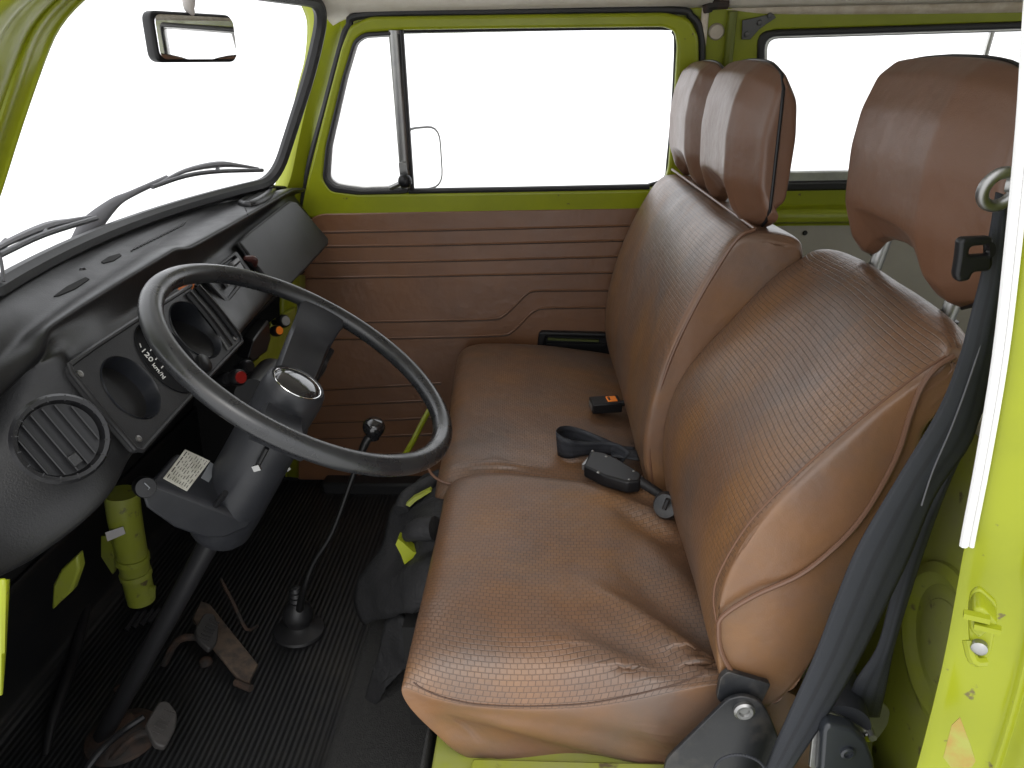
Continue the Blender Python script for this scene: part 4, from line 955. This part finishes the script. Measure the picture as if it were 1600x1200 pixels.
def tight(S, f=.3):
    def lr(a, b, t): return [(p[0]+(q[0]-p[0])*t, p[1]+(q[1]-p[1])*t) for p, q in zip(a, b)]
    out = []
    for (y0, r0_), (y1, r1_) in zip(S, S[1:]):
        out.append((y0, r0_))
        if y1-y0 > .012: out += [(y0+(y1-y0)*f, lr(r0_, r1_, f)), (y1-(y1-y0)*f, lr(r0_, r1_, 1-f))]
    out.append(S[-1]); S2 = []
    for y, r_ in out:
        q = []
        for a, b in zip(r_, r_[1:]+r_[:1]):
            q.append(a)
            if math.hypot(a[0]-b[0], a[1]-b[1]) > .0: q += [(a[0]+(b[0]-a[0])*t, a[1]+(b[1]-a[1])*t) for t in (.3, .7)]
        S2.append((y, q))
    return S2
def headrest(parent, dx, dy, dz=0, flip=False):
    def ring(y, xf, zb, zt, xb=.445, fl=.0):
        zm = -.10; low = -.166; kf = min(1, (xb-xf)/.074)
        pts = [(xf+.034*kf, zb+.004), (xf+.016*kf, zb+.024), (xf, low), (xf-.002, zm), (xf+.004*kf, zt-.055), (xf+.018*kf, zt-.018), (xf+.038*kf, zt-.002), (xb-.015, zt-.004), (xb, zt-.03), (xb+.004, zm), (xb, low-.02), (xb-.015, zb+.012), ((xf+xb)/2+.012, zb-.002)]
        return [(x+dx, z+dz) for x, z in pts]
    S = [(.722, ring(.72, .410, -.205, -.030)), (.727, ring(.727, .405, -.214, -.022)), (.742, ring(.74, .401, -.222, -.014)), (.780, ring(.78, .380, -.238, -.004)), (.800, ring(.80, .371, -.234, -.001)), (.826, ring(.82, .372, -.212, .001)), (.850, ring(.845, .373, -.203, .002)), (.90, ring(.9, .374, -.199, .003)),
         (.950, ring(.955, .373, -.203, .002)), (.974, ring(.974, .372, -.212, .001)), (1.00, ring(1, .371, -.234, -.001)), (1.02, ring(1.02, .380, -.238, -.004)), (1.058, ring(1.06, .401, -.222, -.014)), (1.073, ring(1.073, .405, -.214, -.022)), (1.078, ring(1.078, .410, -.205, -.030))]
    S = [(y+dy, r_) for y, r_ in S]
    hr = mk('headrest', loft_y(tight(S)), HEADV, parent, sub=2)
    from mathutils.bvhtree import BVHTree
    dg = bpy.context.evaluated_depsgraph_get(); ev = hr.evaluated_get(dg); me_ = ev.to_mesh()
    base_ = wl(hr)-OFF
    bv = BVHTree.FromPolygons([v.co+base_ for v in me_.vertices], [list(p.vertices) for p in me_.polygons]); ev.to_mesh_clear()
    path = []
    for k in range(41):
        a = R_(-48+276*k/40); d_ = V((0, -math.cos(a), math.sin(a))); o_ = V((dx+.424, .90+dy, -.105+dz))
        h_ = bv.ray_cast(o_+d_*.5, -d_)
        if h_[0] is not None: path.append(h_[0]+d_*.0008)
    side = tube(path, .0024, 8)
    mk('headrest_seam', [side], BLACKP, hr)
    for yy in (.80, 1.0):
        mk('headrest_post', [cyl(V((.432+dx, yy+dy, -.20+dz)), V((.418+dx, yy+dy, -.275+dz)), .0085, 16)], STEEL, hr)
    return hr
headrest(seat, 0, 0)
mk('post_collar', [cyl(V((.421, .80, -.256)), V((.414, .80, -.285)), .013, 18)], BLACKP, seat)
# hinge bracket
HPL = Plane((0, .655, -.7), (1, .655, -.7), (0, .655, 0)); hs_ = 1 if HPL.n.y < 0 else -1
hg = mk('hinge_bracket', [plate(HPL, [[(1040, 1185), (1060, 1165), (1118, 1108), (1138, 1089), (1162, 1084), (1186, 1092), (1200, 1112), (1216, 1150), (1236, 1240), (1030, 1240)]], .006, .0015, 0, rad=[.008]),
                   plate(HPL, [[(1128, 1068), (1140, 1058), (1208, 1078), (1192, 1110), (1150, 1130), (1122, 1100)]], .008, .001, -hs_*.012, rad=[.004])], SEATFRAME, seat)
mk('hinge_bolt', lathe([(.0115, 0), (.0115, .004), (.009, .006), (.006, .0055), (.005, .003), (1e-6, .003)], HPL.hit(1161, 1105)+HPL.n*hs_*.003, HPL.n*hs_, 24), STEEL, hg)

# =================================================================== PASSENGER BENCH
ben = thing('passenger_bench', 'wide brown vinyl double passenger seat with two headrests, on the far side', 'seat', (.05, 1.47, -.78))
def pring(zt, zb=-.80, xf=-.200, skew=0):
    return [(-.10, zb), (xf+.03, zb+.04), (xf+.006, zb+.10), (xf-.002, zt-.045), (xf+.004, zt-.014), (xf+.03, zt+.008), (xf+.10, zt+.014), (-.02, zt+.008), (.07, zt-.004), (.13, zt-.012), (.20, zt-.025), (.27, zt-.06), (.27, zb+.03), (.15, zb)]
secs = [(1.142, shrink(pring(-.676), .006)), (1.146, pring(-.668)), (1.17, pring(-.655)), (1.20, pring(-.650)), (1.25, pring(-.647)), (1.45, pring(-.646, xf=-.21)), (1.65, pring(-.645, xf=-.225)), (1.77, pring(-.646, xf=-.232)), (1.80, pring(-.650, xf=-.232)), (1.815, shrink(pring(-.656, xf=-.228), .012)), (1.82, shrink(pring(-.664, xf=-.225), .03))]
pc_ = mk('seat_cushion', loft_y(secs, (0, 8), (1.1, 1.9), 3), [BROWN, WEAVEC], ben, sub=3)
bake(pc_, lambda p, n: n*(.004*mnoise.noise(p*7)+(fold(p, (-.17, 1.18, -.64), (.0, 1.17, -.64), .006, .014) if n.z > .3 else 0)))
def pip(secs_ring, y): return [V((q[0], y, q[1])) for q in secs_ring]
mk('cushion_piping', tube([AY(px, py, 1.143) for px, py in [(672, 690), (668, 715), (670, 733), (680, 746), (696, 754), (716, 757)]], .0024, 8, sm=4), PIPE, pc_)
pp_ = [(.165, -.70), (.140, -.645), (.131, -.58), (.137, -.50), (.155, -.42), (.185, -.34), (.216, -.275), (.240, -.238), (.262, -.226), (.300, -.229), (.338, -.236), (.348, -.250), (.346, -.30), (.335, -.36), (.30, -.45), (.25, -.57), (.22, -.66), (.20, -.71)]
def pp(k=0, top=0, tilt=0): return [(q[0]+tilt, q[1]-(top if 6 <= i <= 11 else 0)) for i, q in enumerate(shrink(pp_, k) if k else pp_)]
secs = [(1.112, pp(.008, .004, .020)), (1.117, pp(0, .001, .020)), (1.137, pp(0, 0, .018)), (1.22, pp(0, 0, .014)), (1.36, pp(0, 0, .010)), (1.5, pp(0, 0, .007)), (1.65, pp(0, 0, .003)), (1.755, pp(0, 0, 0)), (1.782, pp(0, .004, 0)), (1.798, pp(.006, .010, 0)), (1.803, pp(.02, .014, 0))]
pb_ = mk('backrest', loft_y(secs, (1, 8), (1.117, 1.9)), [BROWN, WEAVE], ben, sub=3)
bake(pb_, lambda p, n: n*(.0035*mnoise.noise(p*7)+(.003*mnoise.noise(V((p.x*20, p.z*9, 2))) if n.y < -.4 else 0)))
r_ = pp(0, 0, .020)
mk('backrest_piping', [tube([V((q[0]+.012, 1.1145, q[1])) for q in r_[1:7]]+[V((r_[7][0]+.012, 1.1145, r_[7][1]+.003)), V((r_[8][0]+.012, 1.117, r_[8][1]+.002))], .0028, 8, sm=5),
                       tube([V((r_[8][0]+.012-.02*(y-1.117)/.66, y, r_[8][1]+.003)) for y in (1.117, 1.3, 1.5, 1.7, 1.785)], .0026, 8)], PIPE, pb_)
headrest(ben, -.110, .40); headrest(ben, -.112, .76)
for px, py, y in ((1075, 272, 1.56), (1138, 322, 1.2)):
    pass

# =================================================================== SEAT BELT, REEL, BUCKLES
sb = thing('seat_belt', 'dark blue seat belt hanging diagonally from the pillar ring beside the driver seat', 'seat belt', (.3, .6, -.7))
def strap(st, n=6, bow=.004):
    rows = []
    for (l, r_, yl, yr) in st:
        a, b = AY(*l, yl), AY(*r_, yr)
        rows.append([a.lerp(b, t)+V((0, -bow*math.sin(math.pi*t), 0)) for t in (0, .2, .4, .6, .8, 1)])
    return sheet(rows, 2, n)
front = [((1556, 300), (1574, 306), .60, .60), ((1546, 362), (1578, 366), .60, .60), ((1532, 430), (1572, 440), .60, .60), ((1514, 500), (1560, 512), .60, .60), ((1498, 560), (1541, 600), .60, .605), ((1466, 640), (1517, 690), .60, .605), ((1405, 742), (1462, 772), .60, .605), ((1342, 850), (1422, 868), .60, .61), ((1308, 930), (1390, 935), .605, .615), ((1274, 1020), (1344, 1028), .61, .62), ((1234, 1110), (1290, 1122), .615, .62), ((1192, 1205), (1232, 1212), .62, .62), ((1160, 1290), (1196, 1296), .625, .625)]
mk('belt_strap', strap(front), BELT, sb, solid=.0016)
back = [((1560, 310), (1582, 310), .625, .615), ((1556, 420), (1590, 420), .625, .615), ((1536, 540), (1566, 548), .625, .618), ((1500, 640), (1532, 650), .63, .622), ((1462, 740), (1484, 752), .63, .625), ((1420, 830), (1450, 842), .63, .63), ((1392, 930), (1418, 940), .635, .635), ((1370, 1010), (1395, 1018), .64, .64), ((1336, 1064), (1384, 1076), .645, .645), ((1322, 1108), (1374, 1120), .655, .66)]
mk('belt_strap', strap(back), BELT, sb, solid=.0016)
mk('belt_stitch', tube([AY(px, py, .597) for px, py in [(1551, 440), (1534, 530), (1512, 600), (1486, 670), (1458, 735), (1440, 790)]], .0008, 6, sm=4), mat('grey_thread', (.10, .10, .11), .7), sb)
rc = AY(1562, 296, .585)
mk('pillar_ring', [tube([rc+V((.0115*math.cos(t), -.004*math.sin(t), .0125*math.sin(t))) for t in [2*math.pi*k/28 for k in range(28)]], .0045, 12, closed=True), tube([rc+V((.004, 0, .004)), rc+V((.03, -.02, .004))], .006, 10)], STEEL, sb)
TGL = Plane((0, .59, 0), (1, .59, 0), (0, .59, 1)); tg = 1 if TGL.n.y < 0 else -1
mk('belt_tongue', [plate(TGL, [[(1495, 376), (1502, 370), (1548, 368), (1548, 412), (1542, 422), (1516, 424), (1512, 436), (1494, 440), (1488, 430), (1493, 400)], [(1512, 384), (1544, 381), (1544, 396), (1510, 398)]], .010, .003, 0, rad=[.004, .003])], BLACKP, sb)
mk('belt_loop', sheet([[AY(px, py, y) for y in (.585, .60, .615)] for px, py in [(1112, 1230), (1118, 1196), (1136, 1182), (1162, 1180), (1186, 1190), (1198, 1206)]], 2, 4), BELT, sb, solid=.003)
# inertia reel
rl = thing('belt_reel', 'black inertia reel in a steel frame at the foot of the seat belt', 'belt reel', (.31, .64, -.7))
QPL = Plane((0, .615, 0), (1, .615, 0), (0, .615, 1)); qs = 1 if QPL.n.y < 0 else -1
mk('reel_cover', [plate(QPL, [[(1282, 1130), (1290, 1121), (1330, 1130), (1350, 1150), (1362, 1180), (1362, 1210), (1276, 1210)]], .018, .004, 0, rad=[.006]),
                  lathe([(.0075, 0), (.0075, .003), (.005, .004), (.0045, .001), (1e-6, .001)], QPL.hit(1319, 1164)+QPL.n*qs*.009, QPL.n*qs, 18)], mat('reel_plastic', (.020, .023, .028), .32), rl)
mk('reel_frame', [plate(QPL, [[(1268, 1210), (1276, 1134), (1286, 1119), (1312, 1126), (1362, 1152), (1369, 1158), (1364, 1210)], [(1280, 1206), (1288, 1130), (1318, 1136), (1352, 1160), (1357, 1206)]], .005, .001, -qs*.010, rad=[.004, .003]),
                  tube([QPL.hit(1364, 1154), QPL.hit(1364, 1154)+V((.004, .055, .0)), QPL.hit(1350, 1120)+V((0, .075, .01))], .0042, 10), tube([QPL.hit(1288, 1122)+V((0, .01, 0)), QPL.hit(1288, 1122)+V((.005, .06, .01))], .004, 8),
                  plate(Plane((0, .69, 0), (1, .69, 0), (0, .69, 1)), [[(1300, 1068), (1335, 1072), (1380, 1098), (1390, 1108), (1386, 1130), (1372, 1150), (1310, 1200), (1296, 1110)]], .005, .001, 0, rad=[.006])], STEEL, rl)
sp0 = QPL.hit(1322, 1140); mk('webbing_spool', cyl(sp0+V((0, .012, -.008)), sp0+V((.008, .070, -.004)), .030, 28), BELT, rl)
mk('frame_rivet', lathe([(.0055, 0), (.005, .002), (.003, .002), (1e-6, .0005)], QPL.hit(1360, 1159)+QPL.n*qs*(-.006), QPL.n*qs, 14), CHROME, rl)

# buckle with orange release button on the bench
def on(px, py, dz=0): return AZ(px, py, -.648+dz)
b1 = thing('belt_buckle', 'small black buckle with orange press button lying on the passenger seat', 'buckle', on(945, 640, -.01))
q0, q1, q2, q3 = on(925, 645), on(976, 642), on(966, 617), on(917, 619)
ux = (q1-q0).normalized(); uy = V((0, 0, 1)).cross(ux)
bc = AZ(946, 632, -.635)
mk('buckle_body', obox(bc, ux, uy, (0, 0, 1), .060, .042, .022), BLACKP, b1, bevel=.003)
mk('press_button', obox(bc+ux*.012+V((0, 0, .011)), ux, uy, (0, 0, 1), .020, .024, .004), ORANGE, b1, bevel=.001)
mk('button_print', [text('PRESS', bc+ux*.007+V((0, 0, .0132)), uy, -ux, .0065)], INK, b1)
mk('buckle_mouth', obox(bc-ux*.0302, ux, uy, (0, 0, 1), .002, .030, .010), STEEL, b1)
mk('buckle_strap', [tube([bc+ux*.03, bc+ux*.05+V((0, 0, .002)), bc+ux*.08+V((0, 0, -.005))], .012, 10, flat=.35, up=(0, 0, 1), sm=3)], BLACKP, b1)
# second buckle with its strap
b2 = thing('belt_buckle', 'long black wedge shaped buckle with rivets beside a folded lap belt', 'buckle', on(950, 735, -.01))
pa, pb2 = AZ(925, 735, -.625), AZ(1003, 752, -.625)
ux = (pb2-pa).normalized(); uy = V((0, 0, 1)).cross(ux)
BQ = Plane(AZ(945, 735, -.622), AZ(1000, 747, -.622), AZ(945, 760, -.622)); bq = 1 if BQ.n.z > 0 else -1
mk('buckle_body', plate(BQ, [[(912, 733), (922, 709), (944, 712), (965, 722), (992, 738), (1003, 746), (1000, 757), (980, 759), (942, 748)]], .022, .004, -bq*.004, rad=[.004]), BLACKP, b2)
for px, py in [(926, 710), (947, 719), (990, 742), (935, 743), (983, 755)]: mk('rivet', lathe([(.0034, 0), (.002, .0016), (1e-6, .002)], BQ.hit(px, py)+BQ.n*bq*.006, BQ.n*bq, 10), STEEL, b2)
mk('buckle_mouth', obox(BQ.hit(916, 724), BQ.u, BQ.v, BQ.n, .004, .03, .010), STEEL, b2)
mk('buckle_stalk', tube([BQ.hit(998, 751), AZ(1020, 765, -.635), AZ(1045, 782, -.65), AZ(1066, 800, -.665)], [.009, .008, .008, .009], 10, sm=3), RUBBER, b2)
tag(mk('belt_anchor', [lathe([(.020, -.012), (.022, 0), (.018, .010), (.006, .012), (1e-6, .012)], AY(1042, 790, 1.02), V((-.4, -.8, .4)), 20), tube([AY(1038, 795, 1.0), AY(1044, 780, 1.0)], .004, 8)], SEATFRAME), 'dark round belt anchor tucked between the two seats', 'anchor')
# folded lap strap: stands on edge, turns back on itself
lap = [((870, 703), (875, 672)), ((876, 714), (884, 673)), ((896, 716), (905, 688)), ((920, 710), (932, 691)), ((945, 706), (960, 694)), ((962, 718), (975, 706))]
def lapstrap(path, n=5):
    rows = []
    for (x, y, z, h, lean) in path:
        p_ = V((x, y, z)); rows.append([p_, p_+V((lean[0], lean[1], h))*.5, p_+V((lean[0], lean[1], h))])
    return sheet(rows, 2, n)
P0 = lambda px, py, z=-.640: AZ(px, py, z)
def st(px, py, px2, py2, dz): 
    a = AZ(px, py, -.645); b = AY(px2, py2, a.y); return (a.x, a.y, a.z, b.z-a.z, (b.x-a.x, 0))
pth = [st(972, 724, 985, 706, 0), st(958, 712, 965, 693, 0), st(938, 708, 941, 690, 0), st(912, 712, 912, 690, 0), st(888, 716, 887, 686, 0), st(872, 710, 869, 675, 0)]
a5 = pth[-1]
pth += [(a5[0]+.006, a5[1]+.035, a5[2]+.004, .035, (0, 0)), (a5[0]+.030, a5[1]+.045, a5[2], .032, (.003, 0)), (a5[0]+.065, a5[1]+.020, a5[2], .024, (.01, .006)), (a5[0]+.100, a5[1]-.002, a5[2]-.002, .012, (.012, .02)), (a5[0]+.135, a5[1]-.004, a5[2]-.002, .004, (.004, .03))]
tag(mk('lap_strap', lapstrap(pth), BELT, solid=.0018), 'loop of dark grey lap belt curled up on the passenger seat', 'strap')
tag(mk('belt_end', sheet([[AZ(955, 704, -.640), AZ(955, 714, -.640)], [AZ(975, 704, -.636), AZ(975, 716, -.636)], [AZ(1000, 704, -.636), AZ(1000, 720, -.636)]], 2, 3), BELT, solid=.002), 'flat black strap end lying against the bench backrest', 'strap')
tag(mk('belt_clip', plate(BQ, [[(905, 750), (925, 746), (955, 752), (950, 760), (915, 756)]], .01, .002, -bq*.02), BLACKP), 'flat black clip half hidden under the wedge buckle', 'clip')

# =================================================================== RUBBER COVER BETWEEN SEATS
cov = []
A_ = [[(655, 752), (668, 742), (684, 738), (700, 742)], [(640, 765), (662, 768), (684, 760), (705, 760)], [(618, 790), (640, 800), (676, 790), (705, 790)], [(608, 820), (632, 850), (662, 822), (700, 815)], [(596, 858), (622, 878), (660, 868), (700, 850)], [(564, 900), (600, 908), (648, 892), (690, 880)], [(558, 938), (592, 945), (640, 948), (680, 920)], [(570, 972), (600, 962), (632, 958), (660, 950)]]
yv = [[1.30, 1.27, 1.24, 1.24], [1.24, 1.22, 1.20, 1.20], [1.18, 1.14, 1.12, 1.12], [1.16, 1.11, 1.06, 1.05], [1.13, 1.08, 1.03, 1.02], [1.12, 1.06, 1.00, .98], [1.11, 1.05, .98, .96], [1.10, 1.05, 1.00, .97]]
for ra, ry in zip(A_, yv): cov.append([AY(px, py, y) for (px, py), y in zip(ra, ry)])
rc_ = thing('handbrake_cover', 'crinkled black rubber cover, torn over lime paint, between the seats', 'cover', (-.24, 1.1, -1.08))
cv = mk('cover_skin', sheet(cov, 6, 6), CRINK, rc_, solid=.004)
def crk(p, n): return n*(.008*mnoise.noise(p*14)+.010*abs(mnoise.noise(p*6+V((4, 2, 1))))+.003*mnoise.noise(p*42))
bake(cv, crk)
fl2 = [[(606, 972), (622, 960), (636, 972), (640, 990)], [(596, 1000), (614, 1000), (634, 1004), (646, 1010)], [(586, 1030), (606, 1034), (632, 1030), (650, 1022)], [(574, 1075), (590, 1085), (606, 1060), (640, 1036)], [(562, 1130), (568, 1150), (578, 1110), (600, 1065)]]
cv2 = mk('cover_skin', sheet([[AY(px, py, 1.07-.00025*(py-970)-.0006*(px-600)) for px, py in r_] for r_ in fl2], 5, 5), CRINK, rc_, solid=.004)
bake(cv2, crk)
mk('cover_fold', tube([AY(628, 800, 1.14), AY(640, 778, 1.17), AY(664, 760, 1.20), AY(690, 744, 1.22)], [.016, .018, .015, .012], 10, sm=4), CRINK, rc_)
mk('cover_fold', tube([AY(636, 838, 1.04), AY(652, 828, 1.03), AY(680, 826, 1.02)], [.010, .018, .020], 12, sm=4), CRINK, rc_)
tear = [(618, 851), (622, 842), (632, 850), (645, 862), (658, 866), (657, 870), (645, 872), (632, 882), (626, 866)]
mk('bare_metal', prism([AY(px, py, 1.035) for px, py in tear], (0, .02, 0)), LIME, rc_)
mk('bare_metal', prism([AY(px, py, 1.13) for px, py in [(634, 789), (646, 778), (672, 765), (674, 768), (650, 783), (640, 792)]], (0, .01, 0)), LIMEOLD, rc_)
mk('lever_base', [box((-.24, 1.0, -1.08), (-.16, 1.14, -.85))], DARK, rc_)
tag(mk('fallen_clip', obox(AY(447, 730, 1.35), (1, 0, .8), (0, 1, 0), (-.8, 0, 1), .009, .002, .018), WHITE), 'tiny pale clip hanging below the steering wheel hub', 'clip')

# =================================================================== MIRRORS AND WIPERS
rm = thing('rear_view_mirror', 'black framed rear view mirror hanging at the top of the windscreen', 'mirror', (-.51, 1.2, .09))
mc = AY(309, 59, 1.2); mn = V((.90, -.40, -.028)).normalized(); mu = V((0, 0, 1)).cross(mn).normalized(); mv = mn.cross(mu)
def rr(w, h, r): return [tuple(q)[:2] for q in roundpoly([(-w/2, -h/2, 0), (w/2, -h/2, 0), (w/2, h/2, 0), (-w/2, h/2, 0)], r, 5)]
MP = Plane(mc, mc+mu, mc+mv)
mk('mirror_housing', plate(MP, [rr(.152, .066, .014)], .020, .005, -.012 if MP.n.dot(mn) > 0 else .012, px=False, res=3), BLACKP, rm)
mk('mirror_pane', plate(MP, [rr(.143, .057, .011)], .002, 0, .0005 if MP.n.dot(mn) > 0 else -.0005, px=False), MIRROR, rm)
mk('mirror_stem', tube([mc+mv*.028-mn*.012, AY(299, 20, 1.2), AY(295, 8, 1.2), AY(297, -30, 1.21), AY(306, -60, 1.22)], [.005, .005, .0085, .011, .012], 10, sm=4), mat('pale_stem', (.45, .42, .40), .5), rm)
sm = thing('door_mirror', 'rounded outside door mirror seen through the passenger window', 'mirror', (-.31, 2.05, -.3))
sc_ = AY(662, 248, 2.05); sn = V((.78, -.62, .02)).normalized(); su = V((0, 0, 1)).cross(sn).normalized(); sv = sn.cross(su)
SP = Plane(sc_, sc_+su, sc_+sv); ss = 1 if SP.n.dot(sn) > 0 else -1
mk('mirror_housing', [plate(SP, [rr(.130, .158, .045)], .016, .006, -ss*.010, px=False, res=3)], mat('grey_housing', (.35, .35, .35), .3, .5), sm)
mk('mirror_pane', plate(SP, [rr(.120, .149, .041)], .002, 0, -ss*.0005, px=False), MIRROR, sm)
mk('mirror_rim', tube([SP.xyz(q[0], q[1], -ss*.001) for q in rr(.126, .154, .043)], .0028, 8, closed=True), mat('dark_grey_rim', (.10, .10, .10), .4), sm)
mk('mirror_arm', tube([sc_-sv*.07-sn*.01, sc_+V((.0, -.03, -.11)), sc_+V((-.02, -.12, -.14))], .006, 10, sm=4), CHROME, sm)
WIP = mat('wiper_haze_grey', (.11, .11, .12), .5)  # lightened grey: haze of the bright outside put into the colour
def wiper(label, armpts, bladepts, ys_arm, dy=0):
    t = thing('windscreen_wiper', label, 'wiper', AY(*armpts[0], ys_arm[0]), 'windscreen wipers')
    def wsx(px, py, off=-.022):
        # on the outside of the curved screen
        d = ray(px, py); lo_, hi_ = .5, 3.0
        f = lambda s: (d*s).x-(xw((d*s).y, (d*s).z)+off)
        for _ in range(50):
            m_ = (lo_+hi_)/2
            if f(m_) > 0: lo_ = m_
            else: hi_ = m_
        return d*lo_
    mk('wiper_arm', [tube([wsx(*q, -.028) for q in armpts], [.012, .016, .009, .0055, .0045][:len(armpts)], 8, sm=4, flat=.5, up=(1, 0, .4))], WIP, t)
    bl = [wsx(*q, -.012) for q in bladepts]
    mk('wiper_blade', [tube(bl, .0042, 8, sm=4)], mat('wiper_rubber', (.05, .05, .055), .5), t)
    n_ = len(bladepts); m_ = bladepts[n_//2]
    mid = wsx(m_[0], m_[1]-11, -.026)
    yoke = [wsx(bladepts[0][0]+6, bladepts[0][1]-3, -.016), wsx(*( (bladepts[0][0]+m_[0])/2, (bladepts[0][1]+m_[1])/2-13), -.024), mid, wsx((bladepts[-1][0]+m_[0])/2, (bladepts[-1][1]+m_[1])/2-8, -.024), wsx(bladepts[-1][0]-6, bladepts[-1][1]-3, -.016)]
    mk('blade_yoke', [tube(yoke, [.0022, .0042, .0065, .0042, .0022], 8, sm=4), tube([mid, wsx(m_[0], m_[1], -.014)], .004, 6)], WIP, t)
    return t
wiper('dark grey wiper with its arm rising across the middle of the windscreen', [(118, 385), (140, 355), (178, 318), (205, 303), (262, 277)], [(238, 292), (290, 275), (340, 268), (410, 266)], (1.1,))
wiper('dark grey wiper cut off at the left edge of the photo', [(-70, 470), (-40, 430), (-10, 395), (0, 388), (12, 376)], [(-60, 425), (0, 398), (70, 366), (150, 341)], (.8,))
tag(mk('washer_pipe', tube([AY(-3, 392, .86), AY(2, 410, .86), AY(6, 440, .85)], .002, 6, sm=3), WIP), 'thin washer pipe outside the glass at the left edge', 'pipe')
